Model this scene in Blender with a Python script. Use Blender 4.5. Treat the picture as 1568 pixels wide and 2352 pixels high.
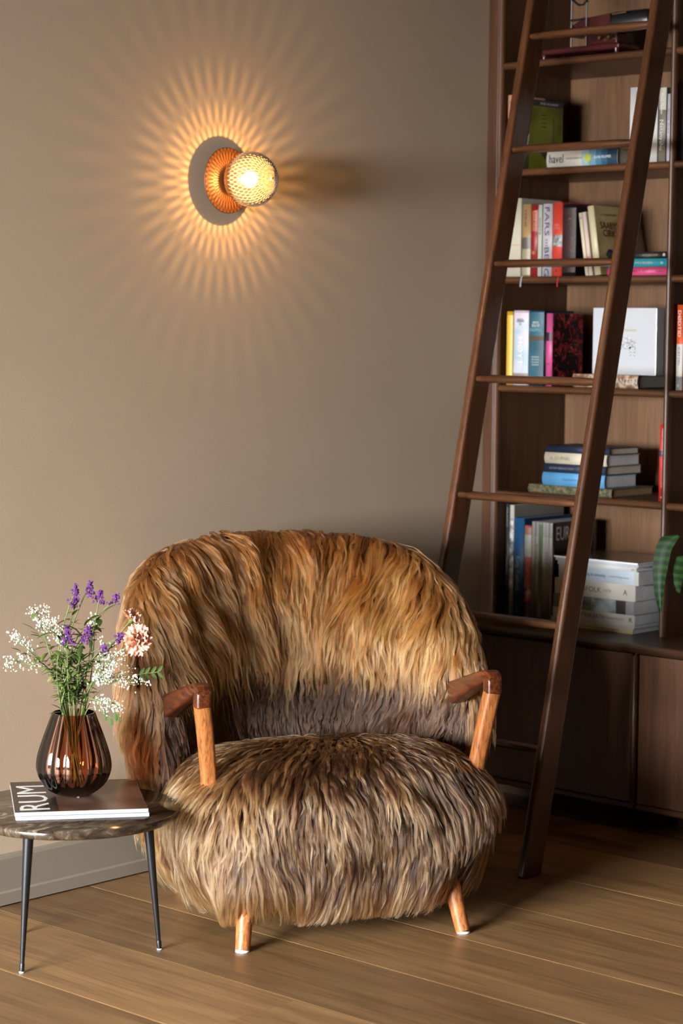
import bpy, bmesh, math, random
import numpy as np
from mathutils import Vector, Matrix
from mathutils.bvhtree import BVHTree

for _o in list(bpy.data.objects):
    bpy.data.objects.remove(_o)
SC = bpy.context.scene
COL = SC.collection
rnd = random.Random(7)

# ------------------------------------------------------------------ camera
# room frame: wall_back is the plane y = 4.187, the bookcase face the plane x = 5.166, floor z = 0
YAW, PITCH, ROLL = math.radians(42.725), math.radians(-4.989), math.radians(0.5377)
_f = Vector((math.cos(YAW) * math.cos(PITCH), math.sin(YAW) * math.cos(PITCH), math.sin(PITCH)))
_r = Vector((math.sin(YAW), -math.cos(YAW), 0))
_u = _r.cross(_f)
_r2 = math.cos(ROLL) * _r + math.sin(ROLL) * _u
_u2 = -math.sin(ROLL) * _r + math.cos(ROLL) * _u
cd = bpy.data.cameras.new('camera')
cam = bpy.data.objects.new('camera', cd)
COL.objects.link(cam)
cam.matrix_world = Matrix(((_r2.x, _u2.x, -_f.x, 0), (_r2.y, _u2.y, -_f.y, 0), (_r2.z, _u2.z, -_f.z, 1.45), (0, 0, 0, 1)))
cd.sensor_fit = 'VERTICAL'
cd.sensor_height = 36.0
cd.lens = 36.0 * 4957.3 / 2352.0
cd.clip_start = 0.05
cd.dof.use_dof = True
cd.dof.focus_distance = 5.25
cd.dof.aperture_fstop = 3.2
SC.camera = cam

# ------------------------------------------------------------------ world, window light, exposure
w = bpy.data.worlds.new('world')
SC.world = w
w.use_nodes = True
w.node_tree.nodes['Background'].inputs[0].default_value = (0.75, 0.87, 1.0, 1)
w.node_tree.nodes['Background'].inputs[1].default_value = 0.8

WIN_X, WIN_Y0, WIN_Y1, WIN_Z0, WIN_Z1 = -1.6, 1.85, 4.12, 0.05, 1.92
# sky area light added outside; raised foot and low window head dim upper shelves
SKY_Y0, SKY_Y1, SKY_Z0, SKY_Z1, SKY_X = -1.5, 6.0, 0.85, 4.2, -4.5
ld = bpy.data.lights.new('window_daylight', 'AREA')
ld.shape = 'RECTANGLE'
ld.size = SKY_Z1 - SKY_Z0
ld.size_y = SKY_Y1 - SKY_Y0
ld.energy = 15800
ld.color = (0.94, 0.97, 1.0)
lo = bpy.data.objects.new('window_daylight', ld)
COL.objects.link(lo)
lo.location = (SKY_X, (SKY_Y0 + SKY_Y1) / 2, (SKY_Z0 + SKY_Z1) / 2)
lo.rotation_euler = (0, -math.pi / 2, 0)

SC.view_settings.view_transform = 'Standard'
SC.view_settings.look = 'None'
SC.view_settings.gamma = 1.0
SC.view_settings.use_curve_mapping = False
SC.view_settings.exposure = -0.1
try:
    SC.cycles.use_denoising = True
    SC.cycles.max_bounces = 8
    SC.cycles.diffuse_bounces = 3
    SC.cycles.glossy_bounces = 5
    SC.cycles.transmission_bounces = 6
    SC.cycles.transparent_max_bounces = 16
    SC.cycles.use_adaptive_sampling = True
    SC.cycles.adaptive_threshold = 0.06
    SC.cycles.adaptive_min_samples = 16
    SC.cycles.sample_clamp_indirect = 6.0
    SC.cycles.caustics_reflective = False
    SC.cycles.caustics_refractive = False
except Exception:
    pass

# ------------------------------------------------------------------ helpers
def srgb(r, g, b):
    def f(c):
        c /= 255.0
        return c / 12.92 if c <= 0.04045 else ((c + 0.055) / 1.055) ** 2.4
    return (f(r), f(g), f(b), 1.0)

class MB:
    """collects vertices and faces of one part"""
    def __init__(s):
        s.v, s.f, s.sm = [], [], []
    def add(s, vs, fs, smooth=False):
        o = len(s.v)
        s.v += [tuple(v) for v in vs]
        s.f += [tuple(i + o for i in f) for f in fs]
        s.sm += [smooth] * len(fs)
    def box(s, x0, x1, y0, y1, z0, z1, bev=0.0):
        if x0 > x1: x0, x1 = x1, x0
        if y0 > y1: y0, y1 = y1, y0
        if z0 > z1: z0, z1 = z1, z0
        b = min(bev, (x1 - x0) * .45, (y1 - y0) * .45, (z1 - z0) * .45)
        if b <= 0:
            vs = [(x, y, z) for z in (z0, z1) for y in (y0, y1) for x in (x0, x1)]
            s.add(vs, [(0, 2, 3, 1), (4, 5, 7, 6), (0, 1, 5, 4), (2, 6, 7, 3), (0, 4, 6, 2), (1, 3, 7, 5)])
            return
        bm = bmesh.new()
        bmesh.ops.create_cube(bm, size=1)
        for q in bm.verts:
            q.co = Vector(((x0 + x1) / 2 + q.co.x * (x1 - x0), (y0 + y1) / 2 + q.co.y * (y1 - y0), (z0 + z1) / 2 + q.co.z * (z1 - z0)))
        bmesh.ops.bevel(bm, geom=list(bm.edges), offset=b, segments=2, affect='EDGES', profile=0.5)
        bm.verts.index_update()
        s.add([q.co[:] for q in bm.verts], [tuple(q.index for q in f.verts) for f in bm.faces])
        bm.free()
    def sweep(s, pts, secs, up=(0, 0, 1), n=16, e=0.6, smooth=True, caps=True, closed_tip=False):
        """superellipse section (w, h) swept along pts"""
        P = [Vector(p) for p in pts]
        rings = []
        for i, p in enumerate(P):
            t = (P[min(i + 1, len(P) - 1)] - P[max(i - 1, 0)]).normalized()
            a = t.cross(Vector(up))
            if a.length < 1e-4: a = t.cross(Vector((1, 0, 0)))
            a.normalize()
            b = a.cross(t).normalized()
            ww, hh = secs[i] if isinstance(secs, list) else secs
            ring = []
            for k in range(n):
                th = 2 * math.pi * k / n
                c, q = math.cos(th), math.sin(th)
                ring.append(p + a * (math.copysign(abs(c) ** e, c) * ww / 2) + b * (math.copysign(abs(q) ** e, q) * hh / 2))
            rings.append(ring)
        vs = [q for r in rings for q in r]
        fs = []
        for i in range(len(P) - 1):
            for k in range(n):
                k2 = (k + 1) % n
                fs.append((i * n + k, i * n + k2, (i + 1) * n + k2, (i + 1) * n + k))
        s.add(vs, fs, smooth)
        if caps:
            s.add(rings[0], [tuple(range(n))[::-1]])
            s.add(rings[-1], [tuple(range(n))])
    def tube(s, pts, rads, n=8, smooth=True, caps=True):
        if not isinstance(rads, list): rads = [rads] * len(pts)
        s.sweep(pts, [(2 * r, 2 * r) for r in rads], n=n, e=1.0, smooth=smooth, caps=caps, up=(0.03, 0.02, 1))
    def lathe(s, prof, n=32, axis='z', c=(0, 0, 0), mod=None, smooth=True, close=False):
        vs = []
        for j, (r, h) in enumerate(prof):
            for k in range(n):
                th = 2 * math.pi * k / n
                rr = r * (mod(th, h) if mod else 1.0)
                if axis == 'z': vs.append((c[0] + rr * math.cos(th), c[1] + rr * math.sin(th), c[2] + h))
                else: vs.append((c[0] + rr * math.cos(th), c[1] - h, c[2] + rr * math.sin(th)))
        fs = []
        m = len(prof)
        for j in range(m - 1 if not close else m):
            j2 = (j + 1) % m
            for k in range(n):
                k2 = (k + 1) % n
                fs.append((j * n + k, j * n + k2, j2 * n + k2, j2 * n + k))
        s.add(vs, fs, smooth)
    def disc(s, r, h, n=32, c=(0, 0, 0), flip=False):
        vs = [(c[0] + r * math.cos(2 * math.pi * k / n), c[1] + r * math.sin(2 * math.pi * k / n), c[2] + h) for k in range(n)]
        s.add(vs, [tuple(range(n))[::-1] if flip else tuple(range(n))])
    def mesh(s, name):
        me = bpy.data.meshes.new(name)
        me.from_pydata(s.v, [], s.f)
        me.polygons.foreach_set('use_smooth', s.sm)
        me.update()
        return me
    def build(s, name, m, parent=None, loc=(0, 0, 0), rot=(0, 0, 0)):
        return obj(name, s.mesh(name), m, parent, loc, rot)

def obj(name, me, m, parent=None, loc=(0, 0, 0), rot=(0, 0, 0)):
    o = bpy.data.objects.new(name, me)
    COL.objects.link(o)
    if m is not None:
        me.materials.clear()
        me.materials.append(m)
    if parent: o.parent = parent
    o.location = loc
    o.rotation_euler = rot
    return o

def tag(o, label=None, cat=None, group=None, kind=None):
    if label: o['label'] = label
    if cat: o['category'] = cat
    if group: o['group'] = group
    if kind: o['kind'] = kind
    return o

def thing(name, label, cat, loc=(0, 0, 0), rz=0.0, group=None):
    o = bpy.data.objects.new(name, None)
    o.empty_display_size = 0.1
    COL.objects.link(o)
    o.location = loc
    o.rotation_euler = (0, 0, rz)
    return tag(o, label, cat, group)

_tcache = {}
def text(parent, body, size, pos, right, up, m, name='title', fit=None, align='CENTER'):
    """flat print: lettering as its own thin mesh"""
    key = (body, align)
    if key not in _tcache:
        cu = bpy.data.curves.new('lettering', 'FONT')
        cu.body = body
        cu.size = 1.0
        cu.align_x = align
        cu.align_y = 'CENTER'
        cu.extrude = 0.004
        cu.resolution_u = 2
        t_o = bpy.data.objects.new('lettering', cu)
        COL.objects.link(t_o)
        dg = bpy.context.evaluated_depsgraph_get()
        _tcache[key] = bpy.data.meshes.new_from_object(t_o.evaluated_get(dg))
        bpy.data.objects.remove(t_o)
        bpy.data.curves.remove(cu)
    me = _tcache[key].copy()
    xs = [v.co.x for v in me.vertices]
    sx = size if not fit else fit / max(1e-6, max(xs) - min(xs))
    me.transform(Matrix.Diagonal((sx, size, 0.02, 1)))
    o = obj(name, me, m, parent)
    R, U = Vector(right).normalized(), Vector(up).normalized()
    N = R.cross(U)
    o.matrix_local = Matrix(((R.x, U.x, N.x, pos[0]), (R.y, U.y, N.y, pos[1]), (R.z, U.z, N.z, pos[2]), (0, 0, 0, 1)))
    return o

# ------------------------------------------------------------------ materials
def newmat(name):
    m = bpy.data.materials.new(name)
    m.use_nodes = True
    nt = m.node_tree
    return m, nt, nt.nodes['Principled BSDF'], nt.nodes, nt.links

_pc = {}
def plain(c, rough=0.5, spec=0.5, metal=0.0, name=None):
    key = (tuple(c), rough, spec, metal)
    if key in _pc: return _pc[key]
    m, nt, b, N, L = newmat(name or 'paint')
    b.inputs['Base Color'].default_value = c
    b.inputs['Roughness'].default_value = rough
    b.inputs['Specular IOR Level'].default_value = spec
    b.inputs['Metallic'].default_value = metal
    _pc[key] = m
    return m

def ramp(N, stops):
    r = N.new('ShaderNodeValToRGB')
    e = r.color_ramp.elements
    while len(e) < len(stops): e.new(0.5)
    for i, (p, c) in enumerate(stops):
        e[i].position = p
        e[i].color = c
    return r

def wood(name, dark, light, axis='z', scale=1.0, rough=0.4, spec=0.4, stretch=14.0, bump=0.08, fig=0.5, vary=(0.8, 1.2)):
    m, nt, b, N, L = newmat(name)
    tc = N.new('ShaderNodeTexCoord')
    oi = N.new('ShaderNodeObjectInfo')
    mul = N.new('ShaderNodeVectorMath'); mul.operation = 'SCALE'
    cmb = N.new('ShaderNodeCombineXYZ')
    for i in range(3): L.new(oi.outputs['Random'], cmb.inputs[i])
    L.new(cmb.outputs[0], mul.inputs[0]); mul.inputs['Scale'].default_value = 37.0
    add = N.new('ShaderNodeVectorMath'); add.operation = 'ADD'
    L.new(tc.outputs['Object'], add.inputs[0]); L.new(mul.outputs[0], add.inputs[1])
    mp = N.new('ShaderNodeMapping')
    sc = [stretch * scale] * 3
    sc['xyz'.index(axis)] = scale * 0.9
    mp.inputs['Scale'].default_value = sc
    L.new(add.outputs[0], mp.inputs[0])
    n1 = N.new('ShaderNodeTexNoise')
    n1.inputs['Scale'].default_value = 1.6; n1.inputs['Detail'].default_value = 5; n1.inputs['Roughness'].default_value = 0.6
    n1.inputs['Distortion'].default_value = 0.6
    L.new(mp.outputs[0], n1.inputs['Vector'])
    mp2 = N.new('ShaderNodeMapping')
    sc2 = [stretch * scale * 14] * 3
    sc2['xyz'.index(axis)] = scale * 3.0
    mp2.inputs['Scale'].default_value = sc2
    L.new(add.outputs[0], mp2.inputs[0])
    n2 = N.new('ShaderNodeTexNoise')
    n2.inputs['Scale'].default_value = 1.0; n2.inputs['Detail'].default_value = 3; n2.inputs['Roughness'].default_value = 0.7
    L.new(mp2.outputs[0], n2.inputs['Vector'])
    mx = N.new('ShaderNodeMix'); mx.data_type = 'FLOAT'
    mx.inputs[0].default_value = 1 - fig
    L.new(n1.outputs['Fac'], mx.inputs[2]); L.new(n2.outputs['Fac'], mx.inputs[3])
    r = ramp(N, [(0.33, dark), (0.66, light)])
    L.new(mx.outputs[0], r.inputs[0])
    hv = N.new('ShaderNodeHueSaturation')
    ma = N.new('ShaderNodeMapRange')
    ma.inputs['To Min'].default_value = vary[0]; ma.inputs['To Max'].default_value = vary[1]
    L.new(oi.outputs['Random'], ma.inputs['Value'])
    L.new(ma.outputs[0], hv.inputs['Value']); L.new(r.outputs[0], hv.inputs['Color'])
    L.new(hv.outputs[0], b.inputs['Base Color'])
    b.inputs['Roughness'].default_value = rough
    b.inputs['Specular IOR Level'].default_value = spec
    bp = N.new('ShaderNodeBump'); bp.inputs['Strength'].default_value = bump; bp.inputs['Distance'].default_value = 0.002
    L.new(n2.outputs['Fac'], bp.inputs['Height']); L.new(bp.outputs[0], b.inputs['Normal'])
    return m

def mottled(name, stops, scale=20.0, rough=0.5, detail=4, spec=0.4, kind='noise', dist=0.0, stretch=(1, 1, 1), bump=0.0):
    m, nt, b, N, L = newmat(name)
    tc = N.new('ShaderNodeTexCoord')
    mp = N.new('ShaderNodeMapping'); mp.inputs['Scale'].default_value = stretch
    L.new(tc.outputs['Object'], mp.inputs[0])
    if kind == 'noise':
        n = N.new('ShaderNodeTexNoise'); n.inputs['Detail'].default_value = detail; n.inputs['Distortion'].default_value = dist; o = n.outputs['Fac']
    elif kind == 'wave':
        n = N.new('ShaderNodeTexWave'); n.inputs['Distortion'].default_value = dist; n.inputs['Detail'].default_value = detail; o = n.outputs['Fac']
    else:
        n = N.new('ShaderNodeTexVoronoi'); o = n.outputs['Distance']
    n.inputs['Scale'].default_value = scale
    L.new(mp.outputs[0], n.inputs['Vector'])
    r = ramp(N, stops)
    L.new(o, r.inputs[0]); L.new(r.outputs[0], b.inputs['Base Color'])
    b.inputs['Roughness'].default_value = rough
    b.inputs['Specular IOR Level'].default_value = spec
    if bump:
        bp = N.new('ShaderNodeBump'); bp.inputs['Strength'].default_value = bump; bp.inputs['Distance'].default_value = 0.002
        L.new(o, bp.inputs['Height']); L.new(bp.outputs[0], b.inputs['Normal'])
    return m

M_WALL = mottled('wall_paint', [(0.3, (0.408, 0.312, 0.222, 1)), (0.7, (0.428, 0.329, 0.237, 1))], scale=3, rough=0.75, spec=0.25)
def _wallbump(m):
    nt = m.node_tree; N, L = nt.nodes, nt.links
    n = N.new('ShaderNodeTexNoise'); n.inputs['Scale'].default_value = 260; n.inputs['Detail'].default_value = 3
    tc = N.new('ShaderNodeTexCoord'); L.new(tc.outputs['Object'], n.inputs['Vector'])
    bp = N.new('ShaderNodeBump'); bp.inputs['Strength'].default_value = 0.12; bp.inputs['Distance'].default_value = 0.002
    L.new(n.outputs['Fac'], bp.inputs['Height']); L.new(bp.outputs[0], N['Principled BSDF'].inputs['Normal'])
_wallbump(M_WALL)
M_WALLD = plain((0.10, 0.085, 0.07, 1), 0.8, 0.2, name='dark_wall_paint')
M_BASE = plain((0.20, 0.172, 0.132, 1), 0.4, 0.4, name='skirting_paint')
M_CEIL = plain((0.22, 0.195, 0.165, 1), 0.8, 0.2, name='ceiling_paint')
M_FRAME = plain((0.6, 0.6, 0.58, 1), 0.5, 0.4, name='window_frame_paint')
WD, WL = (0.021, 0.0075, 0.0026, 1), (0.086, 0.032, 0.0100, 1)
M_WAL_V = wood('walnut_upright_grain', WD, WL, 'z', 1.6, 0.42)
M_WAL_Y = wood('walnut_lengthwise_grain', WD, WL, 'y', 1.6, 0.36)
M_BACKP = wood('walnut_veneer', (0.048, 0.0205, 0.0075, 1), (0.135, 0.066, 0.027, 1), 'z', 2.6, 0.5, fig=0.35)
M_LADDER = wood('oiled_walnut_ladder', (0.024, 0.0078, 0.0026, 1), (0.088, 0.031, 0.0105, 1), 'z', 2.0, 0.28, 0.5)
M_RUNG = wood('oiled_walnut_rung', (0.026, 0.010, 0.004, 1), (0.098, 0.038, 0.0145, 1), 'y', 2.0, 0.28, 0.5)
M_OAK = wood('oiled_oak', (0.105, 0.053, 0.020, 1), (0.265, 0.150, 0.064, 1), 'y', 1.2, 0.40, 0.35, stretch=11, fig=0.5, vary=(0.68, 1.28))
M_SUB = plain((0.05, 0.03, 0.02, 1), 0.9, 0.1)
M_TEAK = wood('teak', (0.12, 0.034, 0.008, 1), (0.43, 0.155, 0.043, 1), 'z', 11.0, 0.4, 0.35, stretch=9, fig=.8)
M_ROSE = wood('rosewood', (0.012, 0.003, 0.0013, 1), (0.135, 0.032, 0.0085, 1), 'y', 11.0, 0.3, 0.35, stretch=9, fig=.8)
M_BLACK = plain((0.006, 0.006, 0.007, 1), 0.4, 0.35, name='black_powder_coat')
M_WHITEP = plain((0.75, 0.75, 0.75, 1), 0.4, name='white_plastic')
M_PAGE = mottled('page_edges', [(0.3, (0.44, 0.39, 0.31, 1)), (0.7, (0.62, 0.56, 0.46, 1))], 60, 0.9, stretch=(0.2, 12, 0.2))
M_PAGEW = mottled('page_edges_white', [(0.3, (0.5, 0.5, 0.5, 1)), (0.7, (0.68, 0.68, 0.68, 1))], 60, 0.9, stretch=(0.2, 12, 0.2))

# ------------------------------------------------------------------ room shell
WALL_Y, BACK_X = 4.187, 5.51
ROOM_X0, ROOM_Y0, CEIL_Z = -1.6, -2.8, 3.0
def struct(name, mb, m, parent=None):
    return tag(mb.build(name, m, parent), kind='structure')
b = MB(); b.box(ROOM_X0 - .1, 5.75, WALL_Y, WALL_Y + .12, -.05, CEIL_Z)
struct('wall_back', b, M_WALL)
b = MB(); b.box(BACK_X + .03, BACK_X + .15, ROOM_Y0, WALL_Y - .002, -.05, CEIL_Z)
struct('wall_right', b, M_WALL)
b = MB(); b.box(ROOM_X0, 5.75, ROOM_Y0 - .12, ROOM_Y0, -.05, CEIL_Z)
struct('wall_front', b, M_WALLD)
b = MB(); b.box(ROOM_X0 - .1, 5.75, ROOM_Y0 - .1, WALL_Y + .1, CEIL_Z + .002, CEIL_Z + .1)
struct('ceiling', b, M_CEIL)
b = MB()
b.box(WIN_X - .1, WIN_X, ROOM_Y0, WIN_Y0, 0, CEIL_Z)
b.box(WIN_X - .1, WIN_X, WIN_Y1, WALL_Y - .001, 0, CEIL_Z)
b.box(WIN_X - .1, WIN_X, WIN_Y0, WIN_Y1, WIN_Z1, CEIL_Z)
b.box(WIN_X - .1, WIN_X, WIN_Y0, WIN_Y1, -.05, WIN_Z0)
struct('wall_left', b, M_WALL)
nw = 3
for i in range(nw):
    y0 = WIN_Y0 + (WIN_Y1 - WIN_Y0) * i / nw
    y1 = WIN_Y0 + (WIN_Y1 - WIN_Y0) * (i + 1) / nw
    b = MB()
    b.box(WIN_X - .09, WIN_X - .02, y0, y0 + .045, WIN_Z0, WIN_Z1)
    b.box(WIN_X - .09, WIN_X - .02, y1 - .045, y1, WIN_Z0, WIN_Z1)
    b.box(WIN_X - .09, WIN_X - .02, y0 + .045, y1 - .045, WIN_Z0, WIN_Z0 + .07)
    b.box(WIN_X - .09, WIN_X - .02, y0 + .045, y1 - .045, WIN_Z1 - .06, WIN_Z1)
    struct('window_%d' % (i + 1), b, M_FRAME)

# floor: sub-floor with one object per plank
b = MB(); b.box(ROOM_X0 - .1, 5.75, ROOM_Y0 - .1, WALL_Y + .05, -.08, -.0165)
floor = struct('floor', b, M_SUB)
PW = 0.306
def plank_mesh(l):
    mb = MB()
    c, g = 0.0016, 0.0004
    x0, x1 = g, PW - g
    vs = [(x0, 0, -.016), (x1, 0, -.016), (x1, 0, -c), (x1 - c, 0, 0), (x0 + c, 0, 0), (x0, 0, -c)]
    vs2 = [(x, l - .0005, z) for x, y, z in vs]
    fs = [(0, 1, 2, 3, 4, 5), (11, 10, 9, 8, 7, 6)] + [(k, 6 + k, 6 + (k + 1) % 6, (k + 1) % 6) for k in range(6)]
    mb.add(vs + vs2, fs)
    return mb.mesh('plank')
k0 = int(math.floor((ROOM_X0 - 3.27) / PW))
rj = random.Random(3)
for k in range(k0, 8):
    x = 3.27 + k * PW
    ends = [ROOM_Y0]
    j = {-1: 3.14, -2: 2.2, 0: 1.9, 1: 0.9, 2: 1.7, 3: 0.5, 4: 1.2}.get(k, rj.uniform(0.2, 2.4))
    ends += [j - 2.4, j] if j - 2.4 > ROOM_Y0 + .2 else [j]
    ends.append(WALL_Y - .003)
    for y0, y1 in zip(ends, ends[1:]):
        obj('plank', plank_mesh(y1 - y0), M_OAK, floor, (x, y0, 0))

# skirting board
b = MB()
prof = [(0.0, 0.004), (-.017, 0.004), (-.017, .034), (-.0135, .039), (-.0115, .118), (-.008, .126), (0.0, .129)]
n = len(prof)
vs = [(ROOM_X0, WALL_Y + a, z) for a, z in prof] + [(5.0, WALL_Y + a, z) for a, z in prof]
b.add(vs, [(k, k + 1, n + k + 1, n + k) for k in range(n - 1)] + [tuple(range(n)), tuple(range(2 * n - 1, n - 1, -1))])
struct('baseboard_back', b, M_BASE)

# ------------------------------------------------------------------ bookcase
FX = 5.166
POST_Y = 3.513
BAY2_Y = 2.90
BAY3_Y = 2.287
BAY4_Y = 1.674
SHELF_Z = [2.238, 1.919, 1.597, 1.269, 0.946]
WT_Z = 0.557
TOP_Z = 2.95
bc = thing('bookcase', 'tall walnut bookcase with rounded uprights against the beige wall', 'bookcase', (FX, WALL_Y, WT_Z))
def bpart(name, mb, m, parent=bc, **k):
    return mb.build(name, m, parent, **k)
def loc(x, y, z): return (x - FX, y - WALL_Y, z - WT_Z)
def bbox(x0, x1, y0, y1, z0, z1, bev=0.0):
    mb = MB(); mb.box(x0 - FX, x1 - FX, y0 - WALL_Y, y1 - WALL_Y, z0 - WT_Z, z1 - WT_Z, bev); return mb
bpart('filler_strip', bbox(FX + .004, FX + .03, WALL_Y - .040, WALL_Y - .001, WT_Z, TOP_Z, .002), M_WAL_V)
def upright(y, w_, nm='side_panel'):
    mb = MB()
    # board with a rounded nose in front
    z0, z1 = 0.0, TOP_Z - WT_Z
    prof = []
    r = w_ / 2
    for k in range(9):
        a = math.pi / 2 + math.pi * k / 8
        prof.append((r * 1.25 * math.cos(a) + r * .9, r * math.sin(a)))
    prof = [(BACK_X - FX, r * .85), (r * 1.6, r * .85)] + prof + [(r * 1.6, -r * .85), (BACK_X - FX, -r * .85)]
    m_ = len(prof)
    yy = y - WALL_Y
    vs = [(px, yy + py, z0) for px, py in prof] + [(px, yy + py, z1) for px, py in prof]
    mb.add(vs, [(k, (k + 1) % m_, m_ + (k + 1) % m_, m_ + k) for k in range(m_)][::1], False)
    mb.add(vs[m_:], [tuple(range(m_))])
    mb.add(vs[:m_], [tuple(range(m_))[::-1]])
    return bpart(nm, mb, M_WAL_V)
upright(WALL_Y - .050, .021)
upright(POST_Y, .021, 'upright')
upright(BAY2_Y, .021, 'upright')
upright(BAY3_Y, .021, 'upright')
upright(BAY4_Y, .021, 'upright')
for (ya, yb) in ((WALL_Y - .060, POST_Y + .009), (POST_Y - .009, BAY2_Y + .009), (BAY2_Y - .009, BAY3_Y + .009), (BAY3_Y - .009, BAY4_Y + .009)):
    bpart('back_panel', bbox(BACK_X, BACK_X + .012, yb - .012, ya + .012, WT_Z, TOP_Z), M_BACKP)
    for sz in SHELF_Z + [2.56, 2.88]:
        mb = MB()
        th = .022
        # shelf board with a soft rounded front edge
        prof = [(BACK_X - FX, 0), (.012, 0), (.005, -.002), (.0015, -.007), (.0015, -.015), (.005, -.02), (.012, -.022), (BACK_X - FX, -.022)]
        m_ = len(prof)
        vs = [(px, ya - WALL_Y, pz) for px, pz in prof] + [(px, yb - WALL_Y, pz) for px, pz in prof]
        mb.add(vs, [(k, m_ + k, m_ + (k + 1) % m_, (k + 1) % m_) for k in range(m_)])
        mb.add(vs[:m_], [tuple(range(m_))]); mb.add(vs[m_:], [tuple(range(m_))[::-1]])
        bpart('shelf', mb, M_WAL_Y, loc=(0, 0, sz - WT_Z))
bpart('top_board', bbox(FX, BACK_X, BAY4_Y - .01, WALL_Y - .002, TOP_Z, TOP_Z + .025), M_WAL_Y)

# worktop
WTX = 4.98
mb = MB()
prof = [(BACK_X - .002, WT_Z), (WTX + .012, WT_Z), (WTX + .004, WT_Z - .003), (WTX, WT_Z - .009), (WTX + .003, WT_Z - .016), (WTX + .014, WT_Z - .024), (WTX + .03, WT_Z - .028), (BACK_X - .002, WT_Z - .028)]
m_ = len(prof)
y0, y1 = WALL_Y - .003, 1.655
vs = [(px, y0, pz) for px, pz in prof] + [(px, y1, pz) for px, pz in prof]
mb.add(vs, [(k, m_ + k, m_ + (k + 1) % m_, (k + 1) % m_) for k in range(m_)])
mb.add(vs[:m_], [tuple(range(m_))]); mb.add(vs[m_:], [tuple(range(m_))[::-1]])
M_WORKTOP = wood('dark_walnut_worktop', (0.02, 0.009, 0.005, 1), (0.075, 0.034, 0.018, 1), 'y', 1.6, 0.35)
tag(mb.build('worktop', M_WORKTOP), 'long dark walnut worktop under the bookcase shelves', 'worktop')

# base cabinets under the worktop
DX = 5.02
def cabinet(ya, yb, label):
    c = thing('cabinet', label, 'cabinet', (DX, (ya + yb) / 2, 0), group='walnut base cabinets')
    def cb(x0, x1, a, bb, z0, z1, bev=0.0):
        m = MB(); m.box(x0 - DX, x1 - DX, a - (ya + yb) / 2, bb - (ya + yb) / 2, z0, z1, bev); return m
    cb(DX + .022, BACK_X - .004, yb + .001, ya - .001, .094, WT_Z - .029).build('body', M_WAL_V, c)
    cb(DX + .2, BACK_X - .02, yb + .02, ya - .02, 0.0, .0745).build('plinth', M_SUB, c)
    cb(DX + .006, BACK_X - .004, yb + .001, ya - .001, .0745, .0935, .005).build('bottom_rail', M_WAL_Y, c)
    cb(DX, DX + .02, yb + .012, ya - .012, .097, WT_Z - .033, .0015).build('door', M_WAL_V, c)
    m = MB()
    yt = yb + .002 - (ya + yb) / 2
    m.tube([(.003, yt, .088), (.003, yt, .094), (.003, yt, .517), (.004, yt, .526)], [.004, .0092, .0092, .004], n=14)
    m.build('edge_strip', M_WAL_V, c)
    return c
cabinet(WALL_Y - .004, 3.497, 'walnut base cabinet in the corner behind the ladder')
cabinet(3.495, 2.885, 'walnut base cabinet with a strip handle, cut off at the frame edge')
cabinet(2.883, 2.273, 'walnut base cabinet third from the wall corner, beyond the picture edge')
cabinet(2.271, 1.661, 'walnut base cabinet at the far end of the worktop, beyond the picture edge')

# ------------------------------------------------------------------ ladder
ld_t = thing('ladder', 'dark oiled walnut library ladder leaning on the bookcase', 'ladder', (4.45, 3.63, 0))
SL = 0.2256                                    # lean: metres along x per metre of height
def rail(y, w_):
    mb = MB()
    d = Vector((SL, 0, 1)).normalized()
    x0 = 4.414; dep = .082
    rings = []
    prof = []
    # rounded rectangle in (x, y), cut level at the foot
    hx, hy, rr = dep / 2, w_ / 2, .009
    for cx, cy, a0 in ((hx - rr, hy - rr, 0), (-hx + rr, hy - rr, 90), (-hx + rr, -hy + rr, 180), (hx - rr, -hy + rr, 270)):
        for k in range(5):
            a = math.radians(a0 + 22.5 * k)
            prof.append((cx + rr * math.cos(a), cy + rr * math.sin(a)))
    n_ = len(prof)
    zs = [0.001, 0.006, 2.84]
    vs = []
    for i, z in enumerate(zs):
        f_ = .93 if i == 0 else 1
        for px, py in prof:
            vs.append((x0 + hx + px * f_ + SL * z - 4.45, y + py * f_ - 3.63, z))
    fs = []
    for i in range(2):
        for k in range(n_):
            fs.append((i * n_ + k, i * n_ + (k + 1) % n_, (i + 1) * n_ + (k + 1) % n_, (i + 1) * n_ + k))
    mb.add(vs, fs, False)
    mb.add(vs[:n_], [tuple(range(n_))[::-1]]); mb.add(vs[2 * n_:], [tuple(range(n_))])
    return mb.build('rail', M_LADDER, ld_t)
YR, YL = 3.428, 3.862
rail(YR, .026); rail(YL, .026)
for i in range(9):
    z = 0.652 + 0.3236 * (i - 1)
    if z < .25 or z > 2.75: continue
    xc = 4.414 + SL * z + .030
    mb = MB()
    mb.sweep([(xc - 4.45, YL - .012 - 3.63, z), (xc - 4.45, YL - .05 - 3.63, z), (xc - 4.45, YL - .052 - 3.63, z), (xc - 4.45, YR + .06 - 3.63, z), (xc - 4.45, YR + .012 - 3.63, z)],
             [(.036, .019), (.036, .019), (.046, .023), (.046, .023), (.036, .019)], n=16, e=0.8)
    mb.build('rung', M_RUNG, ld_t)

# ------------------------------------------------------------------ fur armchair
CH_O = Vector((3.825, 3.608, 0))
ch = thing('fur_armchair', 'lounge chair covered in long shaggy brown sheepskin with wooden arms', 'armchair', CH_O, math.radians(-28.65))
# local frame: x = across (towards the ladder), y = backwards, z = up
M_HIDE = mottled('dark_hide', [(0.3, (0.05, 0.022, 0.008, 1)), (0.7, (0.09, 0.042, 0.016, 1))], 40, 0.95, spec=0.1)

def spow(c, e): return np.sign(c) * np.abs(c) ** e

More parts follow.
